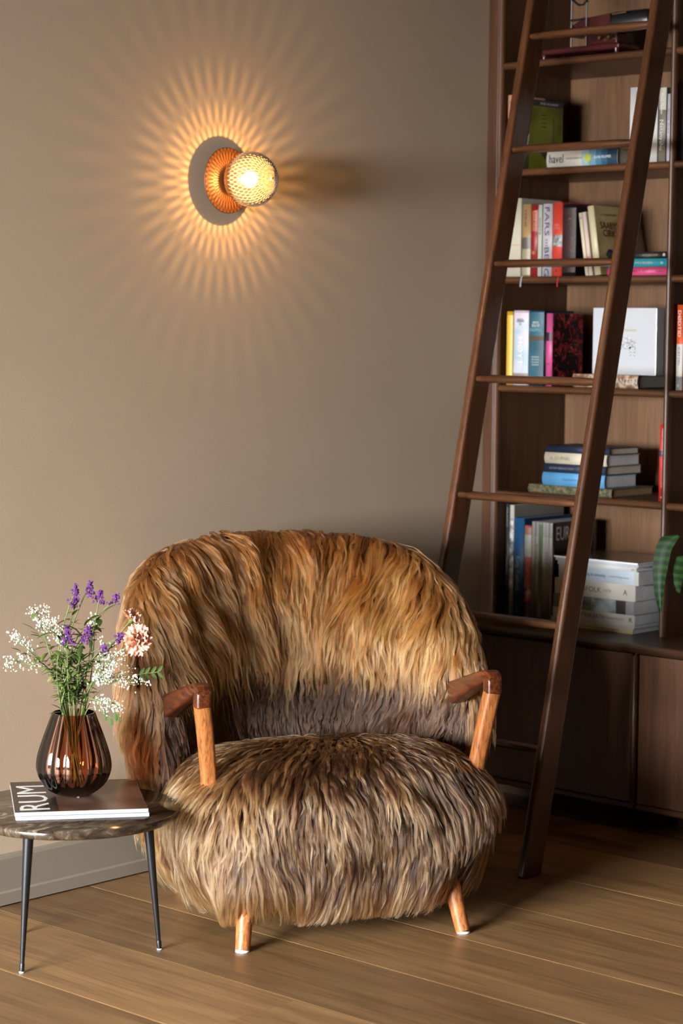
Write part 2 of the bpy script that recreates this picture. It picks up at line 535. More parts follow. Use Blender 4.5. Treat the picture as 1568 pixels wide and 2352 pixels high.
def backrest_mesh():
    ns, nc = 72, 48
    PM = math.radians(97)
    V = []
    for i in range(ns + 1):
        ph = -PM + 2 * PM * i / ns
        q = abs(ph) / PM
        cx, cy = .400 * math.sin(ph), .04 + .285 * math.cos(ph)      # y is backwards
        nx, ny = math.sin(ph) * .285, math.cos(ph) * .385
        l = math.hypot(nx, ny); nx, ny = nx / l, ny / l
        zt = .525 + .372 * (1 - q ** 3.1)
        zb = .135 + .02 * q
        t = .15 - .05 * q ** 2
        endf = min(1.0, (1 - q) / .07)
        endf = math.sqrt(max(0.0, 1 - (1 - endf) ** 2)) if endf < 1 else 1.0
        endf = max(endf, .04)
        hz, zc = (zt - zb) / 2, (zt + zb) / 2
        for k in range(nc):
            th = 2 * math.pi * k / nc
            a = float(spow(math.cos(th), .75)); s_ = float(spow(math.sin(th), .6))
            z = zc + hz * s_ * (1 - .25 * (1 - endf))
            off = a * t / 2 * endf
            if a < 0:                                                # inner, upper padding swells towards the sitter
                off -= .05 * math.exp(-((z - .67) / .14) ** 2) * (-a) * endf * (1 - .5 * q)
            off += (z - .4) * .20 * (1 - .75 * q)                    # recline
            off -= .05 * max(0, .42 - z) / .3                        # tuck under
            V.append((cx + nx * off, cy + ny * off, z))
    F = []
    for i in range(ns):
        for k in range(nc):
            k2 = (k + 1) % nc
            F.append((i * nc + k, (i + 1) * nc + k, (i + 1) * nc + k2, i * nc + k2))
    mb = MB(); mb.add(V, F, True)
    mb.add(V[:nc], [tuple(range(nc))]); mb.add(V[-nc:], [tuple(range(nc))[::-1]])
    return mb

def seat_mesh():
    nu, nv = 64, 40
    V = []
    for j in range(nv + 1):
        th = -math.pi / 2 + math.pi * j / nv
        for i in range(nu):
            ph = 2 * math.pi * i / nu
            c = float(spow(math.cos(th), .42)); z = float(spow(math.sin(th), .62))
            x = c * float(spow(math.cos(ph), .55)); y = c * float(spow(math.sin(ph), .5))
            Z = .262 + .150 * z
            X = x * (.365 + .012 * (1 - z * z)) * (1 - .05 * (z < 0) * abs(z))
            Y = .0 + y * (.335 if y < 0 else .27) - .0
            if y < 0: Y *= 1 - .03 * max(0, -z)                      # front undercut
            if z > 0: Z += .018 * z * (1 - x * x) * (1 - .5 * y * y)
            if Y > -.08: Z -= (Y + .08) * .17 * max(0, z)              # seat slopes back
            V.append((X, Y, Z))
    F = []
    for j in range(nv):
        for i in range(nu):
            i2 = (i + 1) % nu
            F.append((j * nu + i, j * nu + i2, (j + 1) * nu + i2, (j + 1) * nu + i))
    mb = MB(); mb.add(V, F, True)
    return mb

mbB, mbS = backrest_mesh(), seat_mesh()
o_back = mbB.build('backrest', M_HIDE, ch)
o_seat = mbS.build('seat', M_HIDE, ch)

def tri_arrays(me):
    me.calc_loop_triangles()
    nv = len(me.vertices)
    co = np.empty(nv * 3); me.vertices.foreach_get('co', co); co = co.reshape(-1, 3)
    no = np.empty(nv * 3); me.vertices.foreach_get('normal', no); no = no.reshape(-1, 3)
    tr = np.empty(len(me.loop_triangles) * 3, dtype=np.int32); me.loop_triangles.foreach_get('vertices', tr)
    return co, no, tr.reshape(-1, 3)

def fix_normals(me):
    bm = bmesh.new(); bm.from_mesh(me)
    bmesh.ops.remove_doubles(bm, verts=list(bm.verts), dist=1e-5)
    bmesh.ops.recalc_face_normals(bm, faces=list(bm.faces))
    bm.to_mesh(me); bm.free(); me.update()
fix_normals(o_back.data); fix_normals(o_seat.data)

coB, noB, trB = tri_arrays(o_back.data)
coS, noS, trS = tri_arrays(o_seat.data)
allv = [tuple(v) for v in np.concatenate([coB, coS])]
allt = [tuple(int(i) for i in t) for t in np.concatenate([trB, trS + len(coB)])]
BVH = BVHTree.FromPolygons(allv, allt)
rg = np.random.default_rng(11)

def sample(co, no, tr, n, weight):
    a, b_, c = co[tr[:, 0]], co[tr[:, 1]], co[tr[:, 2]]
    ar = np.linalg.norm(np.cross(b_ - a, c - a), axis=1)
    cen = (a + b_ + c) / 3
    nn = no[tr].mean(axis=1)
    ar = ar * weight(cen, nn)
    idx = rg.choice(len(tr), n, p=ar / ar.sum())
    u1, u2 = rg.random((n, 1)), rg.random((n, 1))
    s1 = np.sqrt(u1)
    w0, w1, w2 = 1 - s1, s1 * (1 - u2), s1 * u2
    p = w0 * a[idx] + w1 * b_[idx] + w2 * c[idx]
    t = tr[idx]
    nr = w0 * no[t[:, 0]] + w1 * no[t[:, 1]] + w2 * no[t[:, 2]]
    return p, nr / np.linalg.norm(nr, axis=1, keepdims=True)

def lownoise(p, f, seed):
    r_ = np.random.default_rng(seed)
    out = np.zeros((len(p), 3))
    for k in range(5):
        d = r_.normal(size=(3, 3)) * f
        out += np.sin(p @ d + r_.random(3) * 6.28)
    return out / 2.2

def unit(v): return v / np.maximum(np.linalg.norm(v, axis=1, keepdims=True), 1e-9)

GZ = np.array([0, 0, -1.0])
def flow_back(p, n):
    g = GZ - n * (n @ GZ)[:, None]
    inward = np.stack([-p[:, 0] * .8, -.35 + 0 * p[:, 1], np.zeros(len(p))], 1)
    # top ridge: combed forward over the front
    ang = np.abs(np.arctan2(p[:, 0] / .385, (p[:, 1] - .04) / .285))
    rad = unit(np.stack([p[:, 0] / .392, (p[:, 1] - .04) / .285, 0 * p[:, 0]], 1))
    o_ = np.clip((n * rad).sum(1) * 1.2 - .1, -1, 1)                  # -1 inner face .. +1 outer face
    up = np.clip(n[:, 2], 0, 1)[:, None]
    fl = g + up * inward * (1.9 * np.clip(.6 - o_, 0, 1.3))[:, None] - up * inward * (1.2 * np.clip(o_ - .6, 0, 1))[:, None]
    # slight sweep towards the middle on the inner face
    fl[:, 0] += -.40 * p[:, 0] / .38 * np.clip(-o_, 0, 1)
    # the front edges of the wings are combed forward and down
    edge = np.clip(1 - np.abs(o_) * 1.5, 0, 1) * np.clip(-n[:, 1], 0, 1)
    fl[:, 2] -= edge * .6
    return fl

def flow_seat(p, n):
    g = GZ - n * (n @ GZ)[:, None]
    up = np.clip(n[:, 2], 0, 1)[:, None]
    w_ = np.stack([p[:, 0] - .06, p[:, 1] + .02, np.zeros(len(p))], 1)
    w_ = w_ / (np.linalg.norm(w_, axis=1, keepdims=True) + .03)
    return g + up * (w_ + np.array([0, -.35, 0])) * .9

K = 12
def guides(p, n, flow, L, lift, grav, wob, seed, follow=.55, coh=.16):
    G = len(p)
    pts = np.zeros((G, K + 1, 3)); pts[:, 0] = p
    fl0 = unit(flow(p, n))
    d = unit(n * lift[:, None] + fl0 + lownoise(p, 9, seed) * coh)
    ph = rg.random((G, 2)) * 6.28
    fr = rg.uniform(5, 10, (G, 1))
    q = p.copy()
    nrm = n.copy()
    for k in range(1, K + 1):
        t = k / K
        fl = unit(flow(q, nrm))
        d = unit(d + follow * fl * .5 + GZ * grav + lownoise(q, 26, seed + 5) * wob)
        q = q + d * (L / K)[:, None]
        need = .006 + .030 * np.sin(np.pi * min(1, t * 1.05) * .8) * lift
        for i in range(G):
            co_, no_, fi, di = BVH.find_nearest(Vector(q[i]))
            no_ = np.array(no_); sd = float(np.dot(q[i] - np.array(co_), no_))
            if sd < need[i]:
                q[i] += no_ * (need[i] - sd)
            if di < .08: nrm[i] = no_
        pts[:, k] = q
    # shared crimp of the lock
    side = unit(np.cross(pts[:, -1] - pts[:, 0], n + .01))
    tt = np.linspace(0, 1, K + 1)[None, :]
    amp = rg.uniform(.0008, .005, (G, 1)) * np.clip(tt * 1.6, 0, 1)
    pts += side[:, None, :] * (amp * np.sin(fr * tt * 1.6 + ph[:, :1]))[:, :, None]
    pts += n[:, None, :] * (amp * .6 * np.sin(fr * tt * 1.3 + ph[:, 1:]))[:, :, None]
    return pts

def children(gp, gn, m, spread, clump, frizz):
    """m hairs per lock, gathered towards the tip of the lock"""
    G = len(gp)
    N_ = G * m
    gi = np.repeat(np.arange(G), m)
    a = unit(np.cross(gn, np.array([.3, .5, .81]))); b_ = np.cross(gn, a)
    r_ = np.sqrt(rg.random(N_)) * spread * rg.uniform(.7, 1.3, G)[gi]
    th = rg.random(N_) * 6.283
    off = a[gi] * (r_ * np.cos(th))[:, None] + b_[gi] * (r_ * np.sin(th))[:, None]
    lf = np.where(rg.random(N_) < .25, rg.uniform(.5, .9, N_), rg.uniform(.85, 1.0, N_))
    KK = 10
    t = np.linspace(0, 1, KK + 1)[None, :] * lf[:, None]
    f = t * K
    i0 = np.minimum(f.astype(int), K - 1); w_ = (f - i0)[:, :, None]
    P = gp[gi[:, None], i0] * (1 - w_) + gp[gi[:, None], i0 + 1] * w_
    cl = 1 - (clump * rg.uniform(.75, 1.08, G))[gi][:, None] * t ** .8
    stray = rg.random(N_) < .09
    cl[stray] = 1.15
    P = P + off[:, None, :] * cl[:, :, None]
    fz = frizz * rg.random((N_, 1)) * t
    f1 = rg.uniform(4, 13, (N_, 1)); p1 = rg.random((N_, 1)) * 6.28
    P += a[gi][:, None, :] * (fz * np.sin(f1 * t + p1))[:, :, None] + b_[gi][:, None, :] * (fz * np.cos(f1 * t * 1.2 + p1))[:, :, None]
    P[:, 0] -= gn[gi] * .004
    return P, gi, t

def fur_object(name, P, colr, rad_root, parent, mat):
    N_, KK, _ = P.shape
    cu = bpy.data.hair_curves.new(name)
    cu.add_curves([KK] * N_)
    cu.attributes['position'].data.foreach_set('vector', P.reshape(-1).astype(np.float32))
    ra = cu.attributes.get('radius') or cu.attributes.new('radius', 'FLOAT', 'POINT')
    t = np.linspace(0, 1, KK)[None, :]
    rr = (rad_root[:, None] * np.clip(1.12 - t, .12, 1) ** .6).astype(np.float32)
    ra.data.foreach_set('value', rr.reshape(-1))
    ca = cu.attributes.new('fur_colour', 'FLOAT_COLOR', 'POINT')
    c4 = np.ones((N_, KK, 4), dtype=np.float32); c4[:, :, :3] = colr
    ca.data.foreach_set('color', c4.reshape(-1))
    cu.materials.append(mat)
    o = bpy.data.objects.new(name, cu)
    COL.objects.link(o)
    o.parent = parent
    tag(o, kind='stuff')
    return o

def fur_mat():
    m = bpy.data.materials.new('sheepskin_fur')
    m.use_nodes = True
    nt = m.node_tree; N, L = nt.nodes, nt.links
    N.clear()
    out = N.new('ShaderNodeOutputMaterial')
    at = N.new('ShaderNodeAttribute'); at.attribute_name = 'fur_colour'
    h = N.new('ShaderNodeBsdfHairPrincipled')
    h.parametrization = 'COLOR'
    h.inputs['Roughness'].default_value = 0.38
    h.inputs['Radial Roughness'].default_value = 0.55
    L.new(at.outputs['Color'], h.inputs['Color'])
    L.new(h.outputs[0], out.inputs['Surface'])
    return m
M_FUR = fur_mat()

FUR_Q = 1.0
def mixc(a, b_, f): return a * (1 - f[..., None]) + b_ * f[..., None]

# backrest: golden, long, falling forward and down
nB = int(12500 * FUR_Q)
def wB(c, n):
    back = (n[:, 1] > .4) & (np.abs(c[:, 0]) < .3)
    low = c[:, 2] < .17
    return np.where(back, .4, 1.0) * np.where(low, .6, 1.0)
pB, nrB = sample(coB, noB, trB, nB, wB)
inner = (nrB[:, 1] < .1) & (np.abs(pB[:, 0]) < .40) & ~((nrB[:, 0] * pB[:, 0] > 0) & (np.abs(nrB[:, 0]) > .45))
LB = rg.uniform(.10, .175, nB)
LB = np.where(inner & (pB[:, 2] < .60), LB * .68, LB)
LB = np.where(inner & (pB[:, 2] >= .60) & (pB[:, 2] < .68), LB * .82, LB)
LB = np.where(inner & (pB[:, 2] >= .60) & (rg.random(nB) < .10), LB * 1.35, LB)
LB = np.where(~inner, LB * .85, LB)
gB = guides(pB, nrB, flow_back, LB, rg.uniform(.10, .42, nB), .16, .10, 3)
gB[:, :, 2] = np.maximum(gB[:, :, 2], .06)
PB, giB, tB = children(gB, nrB, 20, .0085, .90, .0024)
dk, md, lt = np.array([.050, .015, .003]), np.array([.25, .086, .019]), np.array([.54, .255, .082])
ln = lownoise(pB, 7, 21)[:, 0] * .07 + rg.normal(0, .17, nB)
tone = np.clip(.52 + ln, 0, 1)
lowin = np.clip((.61 - pB[:, 2]) / .04, 0, 1) * inner              # darker lower fleece, with shade of the gap above the seat put into its colour
tone_c = np.clip(tone[giB] + rg.normal(0, .09, len(giB)), 0, 1)
colB = mixc(mixc(dk, md, np.clip(tone_c * 2, 0, 1)), lt, np.clip(tone_c * 2 - 1, 0, 1))
greyer = np.array([.32, .145, .055])
of = (.35 * (~inner))[giB][:, None]
colB = colB * (1 - of) + greyer * (.35 + .9 * tone_c[:, None]) * of
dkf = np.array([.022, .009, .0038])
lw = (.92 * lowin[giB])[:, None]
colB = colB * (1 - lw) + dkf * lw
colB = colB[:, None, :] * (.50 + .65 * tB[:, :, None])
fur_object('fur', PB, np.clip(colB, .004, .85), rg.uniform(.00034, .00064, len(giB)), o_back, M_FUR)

# seat: dark brown with bleached tips, parted around a whorl on the top
nS = int(8000 * FUR_Q)
def wS(c, n):
    hid = (c[:, 1] > .16) | (n[:, 2] < -.8)
    return np.where(hid, .12, 1.0) * np.where((c[:, 2] < .2) & (n[:, 2] < .1), 1.5, 1.0)
pS, nrS = sample(coS, noS, trS, nS, wS)
LS = rg.uniform(.09, .165, nS)
LS = np.where(pS[:, 2] < .27, np.clip(pS[:, 2] - .045, .09, .2) * rg.uniform(.88, 1.14, nS), LS)
gS = guides(pS, nrS, flow_seat, LS, rg.uniform(.15, .55, nS), .20, .09, 51, .45, .04)
gS[:, :, 2] = np.maximum(gS[:, :, 2], .052)
PS, giS, tS = children(gS, nrS, 20, .0085, .90, .0024)
low_front = np.clip((.27 - pS[:, 2]) / .12, 0, 1)
leftish = np.clip((-.15 - pS[:, 0]) / .2, 0, 1)
tn = np.clip(.04 + .46 * low_front + .26 * leftish + lownoise(pS, 8, 77)[:, 0] * .12 + rg.normal(0, .15, nS), 0, 1)
tnc = np.clip(tn[giS] + rg.normal(0, .07, len(giS)), 0, 1)
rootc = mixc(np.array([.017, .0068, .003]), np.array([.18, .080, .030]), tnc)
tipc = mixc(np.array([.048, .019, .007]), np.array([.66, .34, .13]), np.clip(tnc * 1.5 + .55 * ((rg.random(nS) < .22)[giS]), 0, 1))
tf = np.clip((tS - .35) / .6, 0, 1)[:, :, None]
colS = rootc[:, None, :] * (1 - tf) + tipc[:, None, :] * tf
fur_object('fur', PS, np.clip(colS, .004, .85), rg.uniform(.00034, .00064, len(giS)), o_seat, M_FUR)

# wooden arms, posts and legs
for s in (-1, 1):
    mb = MB()
    mb.sweep([(s * .372, .10, .494), (s * .372, .05, .513), (s * .368, -.05, .547), (s * .364, -.14, .578), (s * .361, -.215, .602), (s * .360, -.245, .6095), (s * .360, -.264, .608), (s * .360, -.2715, .604)],
             [(.042, .066), (.041, .062), (.039, .050), (.038, .040), (.038, .033), (.038, .028), (.036, .022), (.030, .014)], n=24, e=.42)
    mb.sweep([(s * .360, -.252, .570), (s * .360, -.252, .590), (s * .360, -.251, .612), (s * .360, -.250, .618)],
             [(.0385, .041), (.0385, .041), (.037, .039), (.030, .031)], up=(0, 1, 0), n=24, e=.5)
    mb.build('arm', M_ROSE, ch)
    mb = MB()
    mb.sweep([(s * .331, -.215, .33), (s * .336, -.222, .40), (s * .349, -.240, .50), (s * .360, -.252, .572)], [(.034, .036), (.036, .038), (.038, .040), (.0382, .0405)], up=(0, 1, 0), n=24, e=.62)
    mb.build('arm_post', M_TEAK, ch)
for sx in (-1, 1):
    for yy in (-.30, .27):
        mb = MB()
        k = 1 if yy < 0 else .8
        mb.tube([(sx * .245, yy * .80, .19), (sx * .274, yy, .004)], [.0225, .0175], n=20)
        lg = mb.build('leg', M_TEAK, ch)
        mb = MB(); mb.lathe([(.0, .0005), (.0165, .0005), (.0165, .004), (.0, .004)], 20, c=(sx * .2745, yy, 0))
        mb.build('glide', M_WHITEP, lg)

# ------------------------------------------------------------------ wall lamp
LX, LZ = 4.045, 1.826
lamp = thing('wall_lamp', 'lit wall lamp with faceted clear glass globe on a round brass plate', 'lamp', (LX, WALL_Y, LZ))
M_BRASS = plain((0.15, 0.052, 0.013, 1), 0.5, 0.5, 0.35, name='brushed_brass')
mb = MB()
mb.lathe([(.0, .031), (.085, .031), (.087, .0295), (.087, .0275), (.085, .026), (.0, .026)], 64, 'y')
mb.build('backplate', M_BRASS, lamp)
mb = MB()
mb.lathe([(.0, .0), (.030, .0), (.030, .026), (.0, .026)], 32, 'y')
mb.build('wall_mount', M_BRASS, lamp)
mb = MB()
mb.lathe([(.0, .031), (.017, .031), (.017, .078), (.012, .082), (.0, .082)], 24, 'y')
mb.build('socket', M_BRASS, lamp)
GR, GD, NF = .073, .117, 40
def globe():
    nu, nv = NF * 5, 80
    V, F = [], []
    for j in range(nv + 1):
        th = .28 + (math.pi - .28) * j / nv
        for i in range(nu):
            ph = 2 * math.pi * i / nu
            d = abs(math.sin(NF / 2 * ph + 10 * th)) * abs(math.sin(NF / 2 * ph - 10 * th))
            r = GR * (1 - .028 + .028 * d * 1.0)
            V.append((r * math.sin(th) * math.cos(ph), -GD + r * math.cos(th), r * math.sin(th) * math.sin(ph)))
    for j in range(nv):
        for i in range(nu):
            i2 = (i + 1) % nu
            F.append((j * nu + i, (j + 1) * nu + i, (j + 1) * nu + i2, j * nu + i2))
    mb = MB(); mb.add(V, F, True)
    return mb
def globe_mat():
    m, nt, b, N, L = newmat('faceted_glass')
    N.remove(b)
    out = N['Material Output']
    tc = N.new('ShaderNodeTexCoord')
    sep = N.new('ShaderNodeSeparateXYZ'); L.new(tc.outputs['Object'], sep.inputs[0])
    def mt(op, a, b_=None, c=None):
        n = N.new('ShaderNodeMath'); n.operation = op
        for i, v in enumerate((a, b_, c)):
            if v is None: continue
            if isinstance(v, (int, float)): n.inputs[i].default_value = v
            else: L.new(v, n.inputs[i])
        return n.outputs[0]
    yy = mt('ADD', sep.outputs['Y'], GD)
    ph = mt('ARCTAN2', sep.outputs['Z'], sep.outputs['X'])
    rr = mt('SQRT', mt('ADD', mt('MULTIPLY', sep.outputs['X'], sep.outputs['X']), mt('MULTIPLY', sep.outputs['Z'], sep.outputs['Z'])))
    th = mt('ARCTAN2', rr, yy)
    a = mt('MULTIPLY', ph, NF / 2); c = mt('MULTIPLY', th, 10.0)
    d = mt('MULTIPLY', mt('ABSOLUTE', mt('SINE', mt('ADD', a, c))), mt('ABSOLUTE', mt('SINE', mt('SUBTRACT', a, c))))
    # facet edges scatter the light, facet middles let it through
    f = N.new('ShaderNodeMapRange'); f.interpolation_type = 'SMOOTHSTEP'
    f.inputs['From Min'].default_value = 0.16; f.inputs['From Max'].default_value = 0.52
    L.new(d, f.inputs['Value'])
    cr = ramp(N, [(0.0, (0.08, 0.06, 0.035, 1)), (1.0, (1.0, 0.97, 0.9, 1))])
    L.new(f.outputs[0], cr.inputs[0])
    tr = N.new('ShaderNodeBsdfTransparent'); L.new(cr.outputs[0], tr.inputs[0])
    tl = N.new('ShaderNodeBsdfTranslucent'); tl.inputs[0].default_value = (1.0, 0.9, 0.72, 1)
    gl = N.new('ShaderNodeBsdfGlossy'); gl.inputs['Roughness'].default_value = 0.06
    mix1 = N.new('ShaderNodeMixShader')
    mf = N.new('ShaderNodeMapRange'); mf.inputs['To Min'].default_value = 0.12; mf.inputs['To Max'].default_value = 0.02
    L.new(f.outputs[0], mf.inputs['Value'])
    L.new(mf.outputs[0], mix1.inputs[0]); L.new(tr.outputs[0], mix1.inputs[1]); L.new(tl.outputs[0], mix1.inputs[2])
    lw = N.new('ShaderNodeFresnel'); lw.inputs['IOR'].default_value = 1.22
    mix2 = N.new('ShaderNodeMixShader')
    L.new(lw.outputs[0], mix2.inputs[0]); L.new(mix1.outputs[0], mix2.inputs[1]); L.new(gl.outputs[0], mix2.inputs[2])
    L.new(mix2.outputs[0], out.inputs['Surface'])
    return m
globe().build('glass_globe', globe_mat(), lamp)
def bulb_mat():
    m, nt, b, N, L = newmat('lit_bulb')
    b.inputs['Base Color'].default_value = (1, .9, .7, 1)
    b.inputs['Emission Color'].default_value = (1.0, 0.56, 0.20, 1)
    b.inputs['Emission Strength'].default_value = 8600
    return m
def envelope_mat():
    m, nt, b, N, L = newmat('bulb_glass')
    N.remove(b)
    tr = N.new('ShaderNodeBsdfTransparent')
    tl = N.new('ShaderNodeBsdfTranslucent'); tl.inputs[0].default_value = (1, .95, .85, 1)
    mx = N.new('ShaderNodeMixShader'); mx.inputs[0].default_value = .04
    L.new(tr.outputs[0], mx.inputs[1]); L.new(tl.outputs[0], mx.inputs[2]); L.new(mx.outputs[0], N['Material Output'].inputs['Surface'])
    return m
mb = MB()
mb.lathe([(.0075, .0825), (.010, .088), (.0175, .099), (.021, .111), (.019, .122), (.012, .1295), (.0001, .132)], 24, 'y')
blb = mb.build('bulb', envelope_mat(), lamp)
mb = MB()
mb.lathe([(.0001, .1045), (.0035, .106), (.0048, .110), (.0035, .114), (.0001, .1155)], 14, 'y')
mb.build('filament', bulb_mat(), blb)

# ------------------------------------------------------------------ side table
TC, TZ, TR = Vector((3.175, 3.766, 0)), .337, .2485
M_STONE = None
def stone():
    m, nt, b, N, L = newmat('brown_marble')
    tc = N.new('ShaderNodeTexCoord')
    mp = N.new('ShaderNodeMapping'); mp.inputs['Scale'].default_value = (9, 26, 20); mp.inputs['Rotation'].default_value = (0, 0, .5)
    L.new(tc.outputs['Object'], mp.inputs[0])
    n = N.new('ShaderNodeTexNoise'); n.inputs['Scale'].default_value = 1.4; n.inputs['Detail'].default_value = 9; n.inputs['Roughness'].default_value = .68; n.inputs['Distortion'].default_value = 1.6
    L.new(mp.outputs[0], n.inputs['Vector'])
    r = ramp(N, [(0.30, (0.010, 0.007, 0.005, 1)), (0.47, (0.035, 0.024, 0.015, 1)), (0.58, (0.070, 0.050, 0.032, 1)), (0.72, (0.24, 0.19, 0.14, 1))])
    L.new(n.outputs['Fac'], r.inputs[0]); L.new(r.outputs[0], b.inputs['Base Color'])
    b.inputs['Roughness'].default_value = .12
    b.inputs['Specular IOR Level'].default_value = .5
    return m
tb = thing('side_table', 'low round side table with brown marble top and black tapered legs', 'table', TC)
mb = MB()
mb.lathe([(.0001, TZ - .022), (TR - .012, TZ - .022), (TR - .003, TZ - .018), (TR, TZ - .010), (TR - .0005, TZ - .004), (TR - .004, TZ), (.0001, TZ)], 96)
M_STONE = stone()
mb.build('tabletop', M_STONE, tb)
for fx, fy in ((2.982, 3.712), (3.318, 3.626), (3.185, 3.957)):
    f = Vector((fx - TC.x, fy - TC.y, 0))
    t = f * .86
    mb = MB()
    mb.tube([(t.x, t.y, TZ - .0215), (f.x + (t.x - f.x) * .065, f.y + (t.y - f.y) * .065, .022)], [.0125, .0048], n=16)
    mb.tube([(f.x + (t.x - f.x) * .065, f.y + (t.y - f.y) * .065, .022), (f.x + (t.x - f.x) * .058, f.y + (t.y - f.y) * .058, .0195), (f.x, f.y, .003)], [.0048, .0058, .0055], n=16)
    lg = mb.build('leg', M_BLACK, tb)
    mb = MB(); mb.lathe([(.0, .0005), (.006, .0005), (.006, .003), (.0, .003)], 16, c=(f.x, f.y, 0))
    mb.build('glide', M_WHITEP, lg)

# magazines on the table
ea = Vector((.803, -.596, 0)); eb = Vector((.596, .803, 0))
M_RUMCOVER = mottled('magazine_photo_print', [(0.30, (0.045, 0.028, 0.022, 1)), (0.5, (0.10, 0.052, 0.035, 1)), (0.62, (0.15, 0.09, 0.065, 1)), (0.75, (0.09, 0.085, 0.085, 1))], 7, .25, 2)
M_MAGSPINE = plain((0.40, 0.40, 0.42, 1), .35)
def magazine(z0, th, label, top, dx=0., L_=.298, W_=.325):
    rz = math.atan2(ea.y, ea.x)
    o = Vector((2.992, 3.747, 0)) + ea * dx
    t = thing('magazine', label, 'magazine', (o.x, o.y, z0), rz, group='magazines on the side table')
    mb = MB(); mb.box(.001, L_ - .001, .001, W_ - .002, .0006, th - .0006); mb.build('pages', M_PAGEW, t)
    mb = MB()
    mb.box(0, L_, 0, W_, 0, .0006); mb.box(0, L_, 0, .0009, .0006, th - .0006)
    mb.box(0, L_, 0, W_, th - .0006, th); mb.build('cover', M_MAGSPINE, t)
    if top:
        mb = MB(); mb.box(.0005, L_ - .0005, .0015, W_ - .001, th, th + .0003); mb.build('cover_print', M_RUMCOVER, t)
        mb = MB(); mb.box(.0008, .098, .002, W_ - .0012, th + .0003, th + .0005); mb.build('title_block', plain((.018, .013, .010, 1), .25), t)
        wm = plain((.78, .78, .76, 1), .4)
        text(t, 'RUM', .098, (.050, .150, th + .0006), (0, 1, 0), (-1, 0, 0), wm, fit=.255)
        text(t, 'BOLIG   DESIGN   HAVE', .008, (.10 + .05, .175, th + .0006), (0, 1, 0), (-1, 0, 0), plain((.5, .45, .4, 1), .4), 'small_print')
        mb = MB(); mb.box(L_ - .075, L_ - .002, W_ - .02, W_ - .002, th + .0003, th + .0005); mb.build('corner_label', plain((.45, .38, .30, 1), .3), t)
        text(t, 'SOMMER', .012, (L_ - .040, W_ - .011, th + .0007), (1, 0, 0), (0, 1, 0), plain((.02, .02, .02, 1), .4), 'small_print')
    text(t, 'RUM 8  37' if top else 'RUM 7  37', .006, (.04, -.0003, th / 2), (1, 0, 0), (0, 0, 1), plain((.2, .2, .2, 1), .5), 'spine_print')
    text(t, 'RUM INTERIØR', .005, (.165, -.0003, th / 2), (1, 0, 0), (0, 0, 1), plain((.35, .35, .35, 1), .5), 'spine_print')
    return t
magazine(TZ + .0005, .0080, 'white-spined magazine lying directly on the marble table top', False, .002)
magazine(TZ + .0100, .0080, 'magazine with a dark cover titled RUM, under the glass vase', True)
MAG_Z = TZ + .0187

# ------------------------------------------------------------------ vase
VX, VY = 3.208, 3.800
def vase_mat():
    m, nt, b, N, L = newmat('amber_glass')
    N.remove(b)
    out = N['Material Output']
    tr = N.new('ShaderNodeBsdfTransparent'); tr.inputs[0].default_value = (0.84, 0.61, 0.48, 1)
    gl = N.new('ShaderNodeBsdfGlossy'); gl.inputs['Roughness'].default_value = 0.03; gl.inputs['Color'].default_value = (1, .96, .95, 1)
    fr = N.new('ShaderNodeFresnel'); fr.inputs['IOR'].default_value = 1.75
    mx = N.new('ShaderNodeMixShader')
    L.new(fr.outputs[0], mx.inputs[0]); L.new(tr.outputs[0], mx.inputs[1]); L.new(gl.outputs[0], mx.inputs[2])
    L.new(mx.outputs[0], out.inputs['Surface'])
    return m
vs_t = thing('vase', 'ribbed amber brown glass vase on the magazines', 'vase', (VX, VY, MAG_Z))
prof = [(.0001, .0), (.030, .0), (.044, .003), (.062, .014), (.077, .032), (.0855, .055), (.0865, .075), (.082, .098), (.072, .130), (.062, .158), (.054, .180), (.050, .191), (.0495, .193)]
fine = []
for (r0, h0), (r1, h1) in zip(prof, prof[1:]):
    for k in range(4):
        t = k / 4; fine.append((r0 + (r1 - r0) * t, h0 + (h1 - h0) * t))
fine.append(prof[-1])
def smoothp(P, it=6):
    for _ in range(it):
        P = [P[0]] + [((a[0] + 2 * b_[0] + c[0]) / 4, (a[1] + 2 * b_[1] + c[1]) / 4) for a, b_, c in zip(P, P[1:], P[2:])] + [P[-1]]
    return P
fine = smoothp(fine)
def ribs(th, h):
    return 1 + .055 * (abs(math.cos(8 * th)) ** .8 - .6) * (1 - .45 * max(0, h - .10) / .09) * min(1, h / .025)
outer_p = fine
inner_p = [(max(.0001, r - .0032), max(h, .005)) for r, h in fine if h > .004][::-1]
inner_p.append((.0001, .0055))
mb = MB(); mb.lathe(outer_p + inner_p, 128, mod=ribs)
mb.build('glass_body', vase_mat(), vs_t)

# ------------------------------------------------------------------ bouquet in the vase
RA, RD = Vector((.678, -.735, 0)), Vector((.735, .678, 0))           # across and away, seen from the room
def S(a, h, d=0.0): return RA * a + RD * d + Vector((0, 0, h))       # offset from the vase's foot
VB = Vector((VX, VY, MAG_Z))
rb = random.Random(21)
M_STEM = plain((0.10, 0.135, 0.030, 1), .6, name='green_stem')
M_TWIG = plain((0.17, 0.10, 0.055, 1), .7, name='brown_twig')
M_LEAFS = [mottled('leaf_green_%d' % i, [(0.3, a), (0.7, b_)], 30, .6, spec=.2) for i, (a, b_) in enumerate((
    ((0.028, 0.055, 0.009, 1), (0.060, 0.100, 0.018, 1)), ((0.07, 0.11, 0.022, 1), (0.13, 0.175, 0.042, 1)), ((0.15, 0.19, 0.045, 1), (0.26, 0.29, 0.085, 1))))]
M_PURP = mottled('purple_petals', [(0.3, (0.045, 0.010, 0.080, 1)), (0.7, (0.16, 0.042, 0.21, 1))], 120, .6)
M_WHITE = plain((0.58, 0.59, 0.50, 1), .6, name='white_petals')
